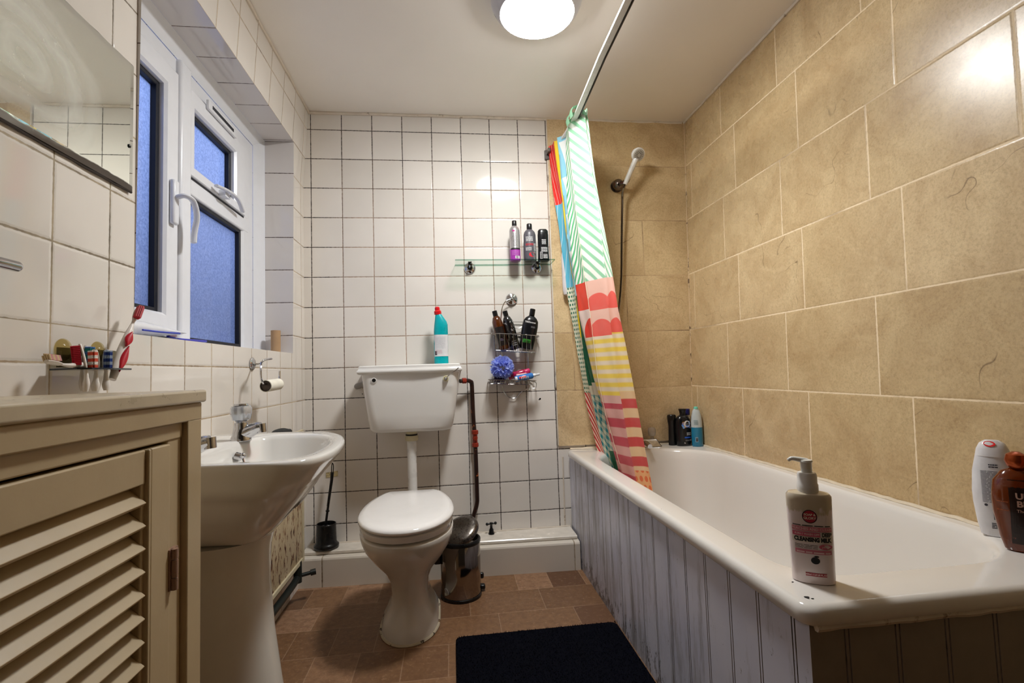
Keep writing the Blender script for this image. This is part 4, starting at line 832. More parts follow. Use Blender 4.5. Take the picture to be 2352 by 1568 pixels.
tube(b, hp, 0.007, 8, rfun=lambda t: 0.0066 + 0.0005 * math.sin(t * 1250)); obj('hose', b, M_STEEL, sh)

# ================================================================== mirror and towel rail
mr = thing('wall_mirror', 'frameless wall mirror smeared with cleaner, with decayed lower edge', 'mirror', (0.006, -1.66, 1.52))
MY0, MY1, MZ0, MZ1 = -2.02, -1.336, 1.377, 1.668
b = NB(); loft(b, [[Vector((x, MY0 + g, MZ0 + g)), Vector((x, MY1 - g, MZ0 + g)), Vector((x, MY1 - g, MZ1 - g)), Vector((x, MY0 + g, MZ1 - g))] for x, g in ((0.002, 0), (0.0075, 0), (0.0095, 0.014))], mis=[0, 0, 0]); obj('mirror_glass', b, M_MIRROR, mr, smooth=False)
b = NB(); rd = random.Random(5)
def darkline(p, q, r): tube(b, wob(p, q, 24, 0.0009), r, 6)
darkline((0.004, MY0, MZ0 - 0.001), (0.004, MY1, MZ0 - 0.001), 0.0028); darkline((0.004, MY0, MZ1 + 0.001), (0.004, MY1, MZ1 + 0.001), 0.0018); darkline((0.004, MY1, MZ0), (0.004, MY1, MZ1), 0.0014)
obj('mirror_edge', b, mat('blackened_mirror_edge', (56, 46, 40), 0.6), mr, label='blackened edge')
b = NB(); sphere(b, (0.0105, -1.352, 1.475), 0.0042, 10, 8, 0.5); obj('dark_spot', b, M_BLACK, mr)
tr = thing('towel_rail', 'rounded end of a chrome towel rail on the left wall', 'towel rail', (0.04, -1.85, 1.133))
b = NB(); cyl(b, (0.05, -2.25, 1.133), (0.05, -1.683, 1.133), 0.0085, 16); sphere(b, (0.05, -1.683, 1.133), 0.0085, 14, 8); obj('bar', b, M_CHROME, tr)
for y in (-1.95, -2.2):
    b = NB(); cyl(b, (0.0, y, 1.133), (0.05, y, 1.133), 0.008, 12); cyl(b, (0.0, y, 1.133), (0.006, y, 1.133), 0.022, 20); obj('rail_post', b, M_CHROME, tr)

# ================================================================== toothbrushes
tb = thing('toothbrush_holder', 'smoked plastic toothbrush holder stuck to the left wall by suction cups', 'toothbrush holder', (0.02, -1.46, 0.98))
b = NB(); box(b, 0.010, 0.013, -1.545, -1.392, 0.981, 1.017); obj('back_plate', b, M_SMOKE, tb, smooth=False)
b = NB(); rings = []
for z in (0.9755, 0.9785): rings.append([Vector((0.010, -1.400, z)), Vector((0.050, -1.405, z)), Vector((0.066, -1.43, z)), Vector((0.076, -1.50, z)), Vector((0.078, -1.56, z)), Vector((0.064, -1.575, z)), Vector((0.010, -1.56, z))])
loft(b, rings); obj('shelf', b, mat('dark_translucent_plastic', (34, 40, 44), 0.12, trans=0.3), tb, smooth=False)
for y in (-1.517, -1.428):
    b = NB(); lathe(b, [(0.021, 0), (0.020, 0.002), (0.010, 0.006), (0.006, 0.010), (0.006, 0.014)], 24, M=align((0.001, y, 1.014), (1, 0, 0))); s = obj('suction_cup', b, M_SUCKER, tb)
    b = NB(); sphere(b, (0.0165, y, 1.000), 0.0075, 14, 8, 0.6); obj('button', b, M_SUCKER, s)
def toothbrush(label, p, hdir, bdir, hc_, bc, bc2=None, L=0.165, fat=1.0, grip=None, hl=0.030):
    """p = bottom of handle, hdir = towards head, bdir = the way the bristles face"""
    t = thing('toothbrush', label, 'toothbrush', p, group='toothbrushes'); p = Vector(p); h = Vector(hdir).normalized(); bd = Vector(bdir); bd = (bd - h * bd.dot(h)).normalized(); sd = h.cross(bd)
    b = NB(); K = 36; rings = []; s1 = 1 - (hl + 0.006) / L; s0 = s1 - min(0.24, 0.03 / L)
    for i in range(K + 1):
        s = i / K
        if s < s0: w = (0.0044 + 0.0022 * math.sin(PI * s / s0)) * fat
        elif s < s1: q = (s - s0) / (s1 - s0); w = (0.0044 * (1 - q) + 0.0024 * q) * (fat * (1 - q) + q)
        else: q = (s - s1) / (1 - s1); w = 0.0022 + 0.0044 * max(0, math.sin(PI * min(1, 0.04 + q * 0.93))) ** 0.5
        th = w * 0.8 if s < s1 else 0.0024; bend = bd * (0.004 * math.sin(PI * s))
        c = p + h * (L * s) - bend; rings.append([c + sd * w * math.cos(2 * PI * k / 12) + bd * th * math.sin(2 * PI * k / 12) for k in range(12)])
    loft(b, rings); hb = obj('handle', b, hc_, t)
    if grip:
        for sg in (-1, 1):
            b = NB(); rg_ = []
            for i in range(11):
                s = 0.10 + 0.34 * i / 10 if sg < 0 else 0.42 + 0.20 * i / 10; w = (0.0046 if sg < 0 else 0.0052) * fat * math.sin(PI * i / 10) + 0.0003
                c = p + h * (L * s) + bd * (0.0042 * fat if sg > 0 else 0.0030 * fat) + sd * (0 if sg > 0 else 0.0032 * fat); rg_.append([c + sd * w * math.cos(2 * PI * k / 10) + bd * 0.0022 * fat * math.sin(2 * PI * k / 10) for k in range(10)])
            loft(b, rg_); obj('rubber_grip', b, grip, hb)
    hc0 = p + h * (L - hl - 0.001)
    for ci, cc in enumerate((bc, bc2) if bc2 else (bc,)):
        b = NB()
        for i in range(11):
            if bc2 and (i // 2) % 2 != ci: continue
            for j in range(4):
                c = hc0 + h * ((hl - 0.003) * i / 10) + sd * (0.0029 * (j - 1.5)) + bd * 0.001; cyl(b, c, c + bd * (0.0095 + 0.0014 * ((i * 3 + j) % 3)), 0.0017, 6)
        obj('bristles', b, cc, t)
    return t
WH = mat('white_toothbrush_plastic', (234, 228, 222), 0.25)
toothbrush('white toothbrush lying flat across the smoked holder, head towards the left', (0.050, -1.535, 0.985), (0.15, -1, 0.03), (-0.3, 0, 1), WH, mat('pinkish_bristles', (206, 150, 150), 0.7), mat('cream_bristles', (214, 190, 150), 0.7), L=0.11)
toothbrush('white toothbrush with dark red bristles, upright nearest the camera in the holder', (0.070, -1.562, 0.9365), (-0.10, -0.04, 1), (-0.75, -0.6, 0), WH, mat('crimson_bristles', (186, 24, 48), 0.6), L=0.084, hl=0.034)
toothbrush('toothbrush with teal and blue bristles at the back of the holder', (0.040, -1.523, 0.9365), (0.0, 0.06, 1), (0.85, 0.1, 0), WH, mat('teal_bristles', (20, 140, 140), 0.6), mat('sky_blue_bristles', (76, 124, 190), 0.6), L=0.084, hl=0.034)
toothbrush('toothbrush with orange and white striped bristles in the holder', (0.062, -1.527, 0.9365), (-0.02, 0.0, 1), (0.1, -1.0, 0), WH, mat('orange_bristles', (206, 70, 34), 0.6), mat('white_bristles', (228, 222, 214), 0.6), L=0.076, hl=0.032)
toothbrush('toothbrush with blue and white striped bristles, beside the leaning red one', (0.054, -1.484, 0.9365), (0.0, 0.0, 1), (0.75, -0.65, 0), WH, mat('blue_bristles', (38, 72, 160), 0.6), mat('pale_blue_bristles', (176, 196, 224), 0.6), L=0.078, hl=0.033)
toothbrush('large white and red toothbrush leaning far out of the holder towards the window', (0.040, -1.445, 0.957), (-0.04, 0.50, 0.82), (0.85, -0.4, 0.3), WH, mat('deep_red_bristles', (180, 14, 34), 0.6), L=0.185, fat=1.45, grip=mat('red_rubber_grip', (190, 16, 40), 0.35))

# things on the window sill
toothbrush('dark blue toothbrush lying on the window sill', (-0.022, -0.935, 1.0665), (0.0, -1, 0.0), (0, 0, 1), mat('navy_blue_plastic', (36, 40, 170), 0.3), mat('pale_pink_bristles', (226, 196, 206), 0.6), L=0.20)
o = NB(); sec = [(0.0, 0.030, 0.001), (0.10, 0.027, 0.006), (0.20, 0.022, 0.014), (0.26, 0.018, 0.0175)]
rg_ = [[Vector((-0.030 + w * math.cos(a), -1.30 + s, 1.0785 + h * math.sin(a))) for a in [2 * PI * k / 16 for k in range(16)]] for s, w, h in [(0.0, 0.018, 0.017), (0.05, 0.022, 0.018), (0.13, 0.027, 0.014), (0.20, 0.030, 0.006), (0.215, 0.030, 0.0015)]]
tt = thing('toothpaste_tube', 'white squeezed tube with blue line lying on the window sill', 'tube', (-0.03, -1.2, 1.06)); loft(o, rg_); obj('tube_body', o, mat('white_laminate_tube', (228, 230, 236), 0.25), tt)
b = NB(); tube(b, [(-0.0055, -1.27, 1.072), (-0.0035, -1.20, 1.0725), (-0.0005, -1.12, 1.075)], 0.0022, 6, 3); obj('blue_stripe', b, mat('blue_print', (50, 70, 190), 0.4), tt)
b = NB(); cyl(b, (-0.03, -1.302, 1.0785), (-0.03, -1.306, 1.0785), 0.012, 14); obj('cap', b, M_WPLASTIC, tt)
b = NB(); R0 = [ell(-0.060, -0.222, z, r, r, 28) for r, z in ((0.020, 1.060), (0.020, 1.160), (0.0185, 1.160), (0.0185, 1.061))]; loft(b, R0, cap0=False, cap1=False); o = obj('cardboard_tube', b, mat('brown_cardboard', (176, 142, 106), 0.8), None); tag(o, 'empty brown cardboard roll core standing on the window sill', 'cardboard tube')

# toilet roll holder
rh = thing('toilet_roll_holder', 'chrome toilet roll holder on the wall above the basin', 'toilet roll holder', (0.0, -0.645, 1.0))
b = NB(); lathe(b, [(0.0, 0), (0.023, 0.0), (0.023, 0.003), (0.018, 0.007), (0.004, 0.008)], 24, M=align((0.001, -0.647, 1.003), (1, 0, 0))); obj('wall_plate', b, M_CHROME, rh)
b = NB(); tube(b, [(0.006, -0.648, 1.000), (0.05, -0.700, 1.003), (0.075, -0.748, 1.010), (0.080, -0.735, 1.014), (0.082, -0.690, 1.018)], 0.0035, 8, 4); tube(b, [(0.060, -0.722, 1.006), (0.066, -0.742, 0.998), (0.070, -0.756, 0.972), (0.072, -0.755, 0.945), (0.074, -0.735, 0.930), (0.076, -0.70, 0.932), (0.078, -0.640, 0.936), (0.080, -0.615, 0.940), (0.080, -0.603, 0.955), (0.080, -0.600, 0.975)], 0.0035, 8, 4); obj('arm', b, M_CHROME, rh)
tr2 = thing('toilet_roll', 'nearly finished white toilet roll hanging on the chrome holder', 'toilet roll', (0.078, -0.675, 0.930))
b = NB(); A_ = Vector((0.075, -0.727, 0.9235)); B_ = Vector((0.081, -0.620, 0.9275)); M_ = align(A_, B_ - A_); Lr = (B_ - A_).length
lathe(b, [(0.0185, 0), (0.0205, 0.0005), (0.0205, Lr - 0.0005), (0.0185, Lr)], 28, M=M_, cap0=False, cap1=False); obj('paper', b, mat('white_tissue', (232, 228, 214), 0.9, bump=0.3), tr2)
b = NB(); lathe(b, [(0.0183, 0), (0.0183, Lr)], 28, M=M_, cap0=False, cap1=False); cyl(b, A_ + (B_ - A_) * 0.06, A_ + (B_ - A_) * 0.08, 0.018, 24); obj('core', b, mat('grey_card_core', (92, 80, 74), 0.8), tr2)
o = NB(); loft(o, [[Vector((0.095, -0.001, 0.462)), Vector((0.150, -0.001, 0.468)), Vector((0.150, -0.001, 0.492)), Vector((0.095, -0.001, 0.486))], [Vector((0.095, -0.0022, 0.462)), Vector((0.150, -0.0022, 0.468)), Vector((0.150, -0.0022, 0.492)), Vector((0.095, -0.0022, 0.486))]]); o = obj('sticker', o, mat('yellowed_tape', (214, 198, 150), 0.5, grime=((150, 130, 90), 60, 0.5, 0.6)), None, smooth=False); tag(o, 'small yellowed sticker on the back wall behind the brush handle', 'sticker')
# old screw holes and stains in the back wall
b = NB()
for x, z, r in ((1.157, 0.800, 0.0045), (1.152, 0.797, 0.003), (0.271, 0.858, 0.0025)): cyl(b, (x, -0.001, z), (x, -0.0016, z), r, 10)
o = obj('screw_holes', b, M_BLACK, None, kind='structure'); o.name = 'trim_10'

# ================================================================== bin, brush, mat
bn = thing('pedal_bin', 'small polished steel pedal bin with half open lid, beside the toilet', 'pedal bin', (0.727, -0.325, 0))
cx_, cy_ = 0.727, -0.332
b = NB(); lathe(b, [(0.083, 0.012), (0.085, 0.015), (0.085, 0.222), (0.083, 0.224)], 48, c=(cx_, cy_, 0)); obj('body', b, M_STEEL, bn, angle=60)
b = NB(); lathe(b, [(0.083, 0.0), (0.087, 0.002), (0.087, 0.012), (0.084, 0.014)], 40, c=(cx_, cy_, 0)); obj('base_ring', b, M_BLACK, bn)
b = NB(); lathe(b, [(0.0865, 0.222), (0.088, 0.226), (0.088, 0.236), (0.085, 0.240), (0.079, 0.240), (0.078, 0.225)], 40, c=(cx_, cy_, 0), cap0=False, cap1=False); obj('rim', b, M_BLACK, bn)
b = NB(); lathe(b, [(0.077, 0.02), (0.078, 0.232)], 32, c=(cx_, cy_, 0), cap1=False); obj('inner_bucket', b, mat('dark_inner_bucket', (40, 38, 36), 0.5), bn)
M_ = Matrix.Translation((cx_ - 0.055, cy_ + 0.04, 0.246)) @ Euler((math.radians(20), math.radians(-26), 0)).to_matrix().to_4x4() @ Matrix.Translation((0.055, -0.04, 0.0))
b = NB(); lathe(b, [(0.082, -0.004), (0.088, -0.002), (0.089, 0.004), (0.087, 0.014), (0.080, 0.022), (0.06, 0.028), (0.03, 0.031), (0.002, 0.032)], 48, M=M_); obj('lid', b, mat('scratched_steel_lid', (130, 124, 118), 0.28, 1.0, grime=((90, 84, 80), 120, 0.5, 0.6)), bn, angle=60)
b = NB(); box(b, cx_ + 0.080, cx_ + 0.104, cy_ + 0.012, cy_ + 0.040, 0.008, 0.028); box(b, cx_ + 0.080, cx_ + 0.100, cy_ + 0.035, cy_ + 0.055, 0.045, 0.070); obj('pedal', b, M_BLACK, bn, bevel=0.006)
b = NB(); box(b, cx_ - 0.112, cx_ - 0.082, cy_ - 0.02, cy_ + 0.02, 0.14, 0.25); obj('hinge_block', b, M_BLACK, bn, bevel=0.006)
b = NB(); lathe(b, [(0.013, 0), (0.013, 0.0015), (0.001, 0.002)], 20, 0.6, 1.2, M=align((cx_ - 0.060, cy_ - 0.0605, 0.045), (-0.7, -0.72, 0))); obj('badge', b, mat('grey_oval_badge', (150, 142, 134), 0.4), bn)

br = thing('toilet_brush', 'black toilet brush standing in its black holder on the white ledge', 'toilet brush', (0.105, -0.058, LZ))
b = NB(); lathe(b, [(0.050, 0.0), (0.0555, 0.003), (0.056, 0.014), (0.050, 0.021), (0.0455, 0.028), (0.0435, 0.10), (0.044, 0.110), (0.041, 0.112), (0.039, 0.104), (0.040, 0.03)], 36, c=(0.108, -0.060, LZ), cap1=True); obj('holder', b, M_BLACK, br, angle=60)
b = NB(); tube(b, [(0.100, -0.060, LZ + 0.03), (0.106, -0.058, LZ + 0.115), (0.124, -0.058, LZ + 0.24)], 0.0055, 10); tube(b, [(0.116, -0.058, LZ + 0.19), (0.134, -0.058, LZ + 0.31), (0.137, -0.058, LZ + 0.345)], 0.0072, 10, rfun=lambda t: 0.0060 + 0.002 * t); 
tube(b, [(0.1335, -0.058, LZ + 0.34), (0.135, -0.058, LZ + 0.375), (0.1385, -0.058, LZ + 0.388), (0.1425, -0.058, LZ + 0.375), (0.1405, -0.058, LZ + 0.34)], 0.0022, 8, 3); cyl(b, (0.1135, -0.058, LZ + 0.165), (0.1142, -0.058, LZ + 0.170), 0.009, 12); obj('handle', b, M_BLACK, br)
b = NB(); lathe(b, [(0.02, 0.02), (0.033, 0.035), (0.033, 0.085), (0.018, 0.10)], 20, c=(0.104, -0.060, LZ)); obj('brush_head', b, M_BLACKM, br)

mt = NB()
rgm = [rrect(0.700, 1.288, -1.52, -0.688, z, 0.022, 5) for z in (0.001, 0.010)]; rgm.append(rrect(0.706, 1.282, -1.514, -0.694, 0.014, 0.02, 5)); loft(mt, rgm)
mat_o = thing('bath_mat', 'dark navy bath mat on the floor along the bath', 'bath mat', (1.0, -1.1, 0))
def mat_pile():
    t = NT('navy_towelling_pile'); n = t.noise(420, 2, 0.6); c = t.mix(t.ramp(n, 0.4, 0.62), lin((2, 3, 9)), lin((7, 9, 22))); c = t.mix(t.math('MULTIPLY', t.ramp(t.noise(14, 3), 0.45, 0.7), 0.4), c, lin((3, 4, 10)))
    t.l.new(c, t.b.inputs['Base Color']); t.b.inputs['Roughness'].default_value = 1.0; t.b.inputs['Specular IOR Level'].default_value = 0.1; 
    t.l.new(t.bump(n, 0.9, 0.004), t.b.inputs['Normal']); return t.m
M_PILE = mat_pile(); obj('backing', mt, M_PILE, mat_o, smooth=False)
b = NB(); rd = random.Random(11)
def tuft(x, y, z, r, h):
    a = rd.uniform(0, 6.28); lx_, ly_ = rd.uniform(-.002, .002), rd.uniform(-.002, .002); vs = [b.verts.new((x + r * math.cos(a + 2.09 * k), y + r * math.sin(a + 2.09 * k), z)) for k in range(3)]; tp_ = b.verts.new((x + lx_, y + ly_, z + h))
    for k in range(3): b.faces.new((vs[k], vs[(k + 1) % 3], tp_))
for i in range(9000): tuft(rd.uniform(0.703, 1.285), rd.uniform(-1.18, -0.691), 0.011, 0.0022, rd.uniform(0.004, 0.008))
obj('pile', b, M_PILE, mat_o, smooth=False, kind='stuff')
# ================================================================== glass shelf and its bottles
gs = thing('glass_shelf', 'clear glass shelf on two round chrome brackets, on the white tiled wall', 'shelf', (0.99, -0.06, 1.497))
b = NB(); box(b, 0.740, 1.236, -0.118, -0.004, 1.4935, 1.4995)
for f in b.faces:
    if abs(f.normal.z) < 0.5: f.material_index = 1
b.normal_update()
for f in b.faces: f.material_index = 0 if abs(f.normal.z) > 0.5 else 1
obj('glass_plate', b, [M_CLEAR, M_CLEAR_EDGE], gs, smooth=False)
for x in (0.815, 1.163):
    b = NB(); lathe(b, [(0.0295, 0), (0.0295, 0.003), (0.026, 0.008), (0.014, 0.012), (0.012, 0.02)], 28, M=align((x, -0.001, 1.479), (0, -1, 0))); box(b, x - 0.009, x + 0.009, -0.050, -0.012, 1.487, 1.4933); box(b, x - 0.009, x + 0.009, -0.045, -0.012, 1.500, 1.505); cyl(b, (x, -0.03, 1.487), (x, -0.03, 1.478), 0.004, 8); obj('bracket', b, M_CHROME, gs)
SHZ = 1.500
M_TXT_W = mat('white_print', (226, 224, 222), 0.5); M_TXT_K = mat('black_print', (22, 20, 22), 0.5); M_RED_P = mat('red_print', (206, 28, 44), 0.4); M_GREY_P = mat('grey_print', (132, 130, 130), 0.5)
def barcode(S_, bm, x0, x1, z0, z1, seed, vert=True, mi=0, lift=0.0010):
    rd = random.Random(seed)
    if vert:
        x = x0
        while x < x1 - 0.0004: w = rd.choice((0.0004, 0.0008, 0.0012)); S_.patch(bm, x, min(x1, x + w), z0, z1, lift, 1, 1, mi); x += w + rd.choice((0.0005, 0.0009))
    else:
        z = z0
        while z < z1 - 0.0004: w = rd.choice((0.0005, 0.001, 0.0016)); S_.patch(bm, x0, x1, z, min(z1, z + w), lift, 2, 1, mi); z += w + rd.choice((0.0006, 0.001))
# silver and purple bottle
P_ = [(0.024, 0), (0.0268, 0.002), (0.027, 0.06), (0.0268, 0.061), (0.0268, 0.155), (0.024, 0.168), (0.017, 0.178), (0.0115, 0.182)]
t, S_ = bottle('hair_product_bottle', 'silver and purple bottle, leftmost of the three on the glass shelf', (1.0445, -0.062, SHZ), P_, None, [(0.012, 0.181), (0.0125, 0.186), (0.0118, 0.207), (0.0105, 0.209)], M_BLACK, group='bottles on the glass shelf', mis=[0, 0, 0, 1, 1, 1, 1], mats=[mat('purple_bottle_base', (156, 52, 156), 0.3), mat('silver_bottle', (186, 182, 184), 0.28, 0.7)])
b = NB(); S_.patch(b, -0.024, 0.024, 0.056, 0.064, mi=0); S_.patch(b, -0.003, 0.020, 0.010, 0.024, mi=1); barcode(S_, b, 0.0, 0.012, 0.011, 0.023, 1, mi=0); S_.lines(b, -0.018, 0.016, 0.028, 0.052, 6, mi=2); S_.patch(b, -0.014, -0.002, 0.148, 0.156, mi=3); S_.lines(b, -0.012, 0.004, 0.075, 0.142, 12, mi=4, seed=3); obj('label', b, [M_TXT_K, M_TXT_W, mat('lilac_print', (206, 120, 204), 0.5), mat('magenta_print', (176, 36, 120), 0.4), M_GREY_P], t, smooth=False)
# grey bottle with red print
P_ = [(0.029, 0), (0.0315, 0.003), (0.032, 0.02), (0.031, 0.135), (0.027, 0.150), (0.019, 0.160), (0.0135, 0.164)]
t, S_ = bottle('shampoo_bottle', 'dark grey bottle with red print and black cap, in the middle of the glass shelf', (1.1215, -0.062, SHZ), P_, mat('charcoal_grey_bottle', (84, 82, 88), 0.35), [(0.0135, 0.163), (0.0140, 0.168), (0.0138, 0.190), (0.012, 0.193)], M_BLACK, sy=0.8, group='bottles on the glass shelf')
b = NB(); S_.disc(b, 0.006, 0.030, 0.016, mi=1, rz=0.012); S_.lines(b, -0.022, 0.012, 0.100, 0.125, 4, mi=0, seed=5); S_.lines(b, -0.024, 0.014, 0.078, 0.090, 2, mi=1, seed=6); S_.lines(b, -0.024, 0.004, 0.052, 0.070, 3, mi=0, seed=7); S_.patch(b, 0.016, 0.028, 0.006, 0.045, mi=0); barcode(S_, b, 0.017, 0.027, 0.007, 0.044, 3, vert=False, mi=2); S_.lines(b, 0.016, 0.028, 0.05, 0.09, 7, mi=0, seed=9); obj('label', b, [M_TXT_W, M_RED_P, M_TXT_K], t, smooth=False)
# black flask
P_ = [(0.027, 0), (0.0295, 0.003), (0.0275, 0.03), (0.0255, 0.07), (0.027, 0.11), (0.0275, 0.135), (0.0265, 0.142)]
t, S_ = bottle('shower_gel_bottle', 'black waisted flask, rightmost of the three on the glass shelf', (1.1905, -0.062, SHZ), P_, mat('glossy_black_bottle', (20, 20, 23), 0.22), [(0.0265, 0.142), (0.0262, 0.156), (0.020, 0.164), (0.012, 0.165)], M_BLACK, sy=0.66, ex=2.6, group='bottles on the glass shelf', cap_sx=1, cap_sy=0.66)
b = NB(); S_.lines(b, -0.010, 0.012, 0.085, 0.112, 5, seed=2); S_.lines(b, -0.014, 0.018, 0.045, 0.072, 6, seed=4); S_.patch(b, -0.020, -0.008, 0.010, 0.046); barcode(S_, b, -0.019, -0.009, 0.011, 0.045, 8, vert=False, mi=1); S_.lines(b, -0.004, 0.018, 0.012, 0.036, 5, seed=6); obj('label', b, [M_TXT_W, M_TXT_K], t, smooth=False)

# ================================================================== wire caddy
cd = thing('wire_caddy', 'chromed wire shower caddy with two baskets hanging from a suction hook', 'caddy', (1.02, -0.05, 1.05))
b = NB(); lathe(b, [(0.031, 0), (0.031, 0.003), (0.027, 0.011), (0.012, 0.017), (0.010, 0.024)], 32, M=align((1.026, -0.001, 1.316), (0, -1, 0))); sphere(b, (1.024, -0.027, 1.314), 0.010, 14, 10); cp = obj('suction_hook', b, M_CHROME, cd)
r_ = 0.0019
b = NB(); tube(b, [(1.020, -0.030, 1.314), (0.992, -0.034, 1.302), (0.975, -0.030, 1.275), (0.968, -0.020, 1.235), (0.966, -0.014, 1.16), (0.966, -0.012, 0.885)], 0.0026, 8, 5); tube(b, [(0.975, -0.012, 1.20), (1.04, -0.012, 1.198), (1.10, -0.012, 1.195)], r_, 6); tube(b, [(0.985, -0.012, 1.190), (1.02, -0.02, 1.170), (1.06, -0.02, 1.165), (1.095, -0.012, 1.19)], r_, 6, 5); tube(b, [(1.10, -0.012, 1.195), (1.100, -0.012, 0.880)], r_, 6)
tube(b, [(0.966, -0.012, 0.888), (0.962, -0.012, 0.862), (0.975, -0.012, 0.835), (1.00, -0.012, 0.812), (1.03, -0.012, 0.812), (1.06, -0.012, 0.840), (1.092, -0.012, 0.856), (1.100, -0.012, 0.88)], r_, 6, 5); obj('back_wires', b, M_WIRE, cd)
def basket(name, x0, x1, zt, zb, yf_, drop, n, tilt):
    b = NB(); T = lambda x: tilt * (x - x0)
    def top(x, y): return Vector((x, y, zt + T(x)))
    loop = [top(x0, -0.010), top(x0 - 0.004, yf_ + 0.012), top(x0 + 0.010, yf_), top((x0 + x1) / 2, yf_ - 0.008), top(x1 - 0.010, yf_), top(x1 + 0.004, yf_ + 0.012), top(x1, -0.010), top(x0, -0.010)]
    tube(b, loop, 0.0026, 8, 4)
    for i in range(n + 1):
        x = x0 + 0.012 + (x1 - x0 - 0.024) * i / n; xb = x0 + drop + (x1 - x0 - 2 * drop) * i / n
        tube(b, [(x, yf_ - 0.004, zt + T(x)), (xb, yf_ + 0.010, zb + 0.006 + T(x)), (xb, yf_ + 0.018, zb + T(x)), (xb, -0.014, zb + T(x)), (x, -0.010, zt + T(x))], 0.0014, 6)
    tube(b, [(x0 + drop, yf_ + 0.02, zb + T(x0)), (x1 - drop, yf_ + 0.02, zb + T(x1))], r_, 6); tube(b, [(x0 + drop, -0.02, zb + T(x0)), (x1 - drop, -0.02, zb + T(x1))], r_, 6)
    obj(name, b, M_WIRE, cd)
basket('upper_basket', 0.915, 1.138, 1.134, 1.052, -0.105, 0.014, 9, -0.07); basket('lower_tray', 0.892, 1.115, 0.908, 0.888, -0.105, 0.006, 9, -0.06)
b = NB(); tube(b, [(1.098, -0.10, 0.893), (1.122, -0.10, 0.885), (1.120, -0.10, 0.862), (1.104, -0.10, 0.858)], 0.0018, 6, 4); obj('side_hook', b, M_WIRE, cd)
CG = 'bottles in the wire caddy'
P_ = [(0.024, 0), (0.0265, 0.003), (0.027, 0.12), (0.025, 0.145), (0.018, 0.165), (0.0115, 0.172)]
t, S_ = bottle('shampoo_bottle', 'amber brown bottle with black cap leaning left in the upper wire basket', (0.972, -0.070, 1.055), P_, mat('amber_plastic', (96, 46, 14), 0.12, trans=0.45, coat=0.4), [(0.0125, 0.170), (0.0125, 0.198), (0.011, 0.199)], M_BLACK, rot=(0, -0.22, 0), group=CG)
b = NB(); S_.patch(b, -0.021, 0.021, 0.020, 0.115, mi=0); S_.lines(b, -0.012, 0.012, 0.045, 0.060, 3, mi=1, seed=3, lift=0.001); obj('label', b, [mat('near_black_label', (26, 18, 16), 0.4), mat('dim_lilac_print', (120, 104, 124), 0.5)], t, smooth=False)
t, S_ = bottle('shampoo_bottle', 'mottled black and clear bottle in the middle of the upper wire basket', (1.030, -0.066, 1.055), P_, mat('black_white_mottled', (20, 18, 20), 0.15, grime=((150, 146, 144), 70, 0.60, 0.64), coat=0.5), [(0.0125, 0.170), (0.0125, 0.198), (0.011, 0.199)], M_BLACK, rot=(0.03, -0.25, 0), group=CG)
b = NB(); S_.lines(b, -0.010, 0.012, 0.02, 0.05, 3, seed=3); obj('label', b, [M_GREY_P], t, smooth=False)
P_ = [(0.031, 0), (0.035, 0.004), (0.0395, 0.06), (0.0405, 0.115), (0.038, 0.142), (0.028, 0.158), (0.015, 0.168), (0.0125, 0.172)]
t, S_ = bottle('conditioner_bottle', 'broad black bottle with green band leaning right in the upper wire basket', (1.084, -0.062, 1.055), P_, mat('glossy_black_bottle', (20, 20, 23), 0.22), [(0.0135, 0.171), (0.0142, 0.175), (0.0138, 0.203), (0.012, 0.205)], M_BLACK, sy=0.62, ex=2.3, rot=(0.02, 0.20, 0), group=CG)
b = NB(); S_.text(b, 'TRESemmé', 0.0115, -0.004, 0.134, 0.0002, mi=0); S_.lines(b, 0.002, 0.024, 0.108, 0.118, 2, mi=1, seed=2); S_.patch(b, -0.026, 0.012, 0.030, 0.048, mi=2); S_.lines(b, -0.022, 0.006, 0.033, 0.045, 2, mi=3, seed=5, lift=0.001); obj('label', b, [M_TXT_W, M_GREY_P, mat('green_print', (58, 140, 50), 0.4), mat('dark_green_print', (20, 60, 24), 0.4)], t, smooth=False)
# mesh puff
pf = NB(); rd = random.Random(9)
for k in range(46):
    d = Vector((rd.gauss(0, 1), rd.gauss(0, 1), rd.gauss(0, 1))).normalized(); a_ = d.orthogonal().normalized(); c_ = d.cross(a_); ph = rd.uniform(0, 6.28); n = 22; r0 = rd.uniform(0.008, 0.016); r1 = rd.uniform(0.022, 0.032); ins, outs = [], []
    for i in range(n):
        an = ph + 4.4 * i / (n - 1); w = 0.004 * math.sin(i * 1.9 + k)
        p0 = Vector((0.957, -0.085, 0.966)) + d * 0.026 + (a_ * math.cos(an) + c_ * math.sin(an)) * r0; p1 = Vector((0.957, -0.085, 0.966)) + d * (0.050 + w + rd.uniform(-.003, .004)) + (a_ * math.cos(an + 0.2) + c_ * math.sin(an + 0.2)) * r1
        ins.append(pf.verts.new(p0)); outs.append(pf.verts.new(p1))
    for i in range(n - 1): pf.faces.new((ins[i], ins[i + 1], outs[i + 1], outs[i]))
def puff_mat():
    t = NT('blue_mesh_puff'); t.l.new(t.mix(t.noise(60, 3), lin((158, 176, 240)), lin((204, 214, 252))), t.b.inputs['Base Color']); t.b.inputs['Roughness'].default_value = 0.45
    tr = t.n.new('ShaderNodeBsdfTranslucent'); tr.inputs[0].default_value = lin((176, 192, 250)); mx = t.n.new('ShaderNodeMixShader'); mx.inputs[0].default_value = 0.45; t.l.new(t.b.outputs[0], mx.inputs[1]); t.l.new(tr.outputs[0], mx.inputs[2]); t.l.new(mx.outputs[0], t.out.inputs[0]); return t.m
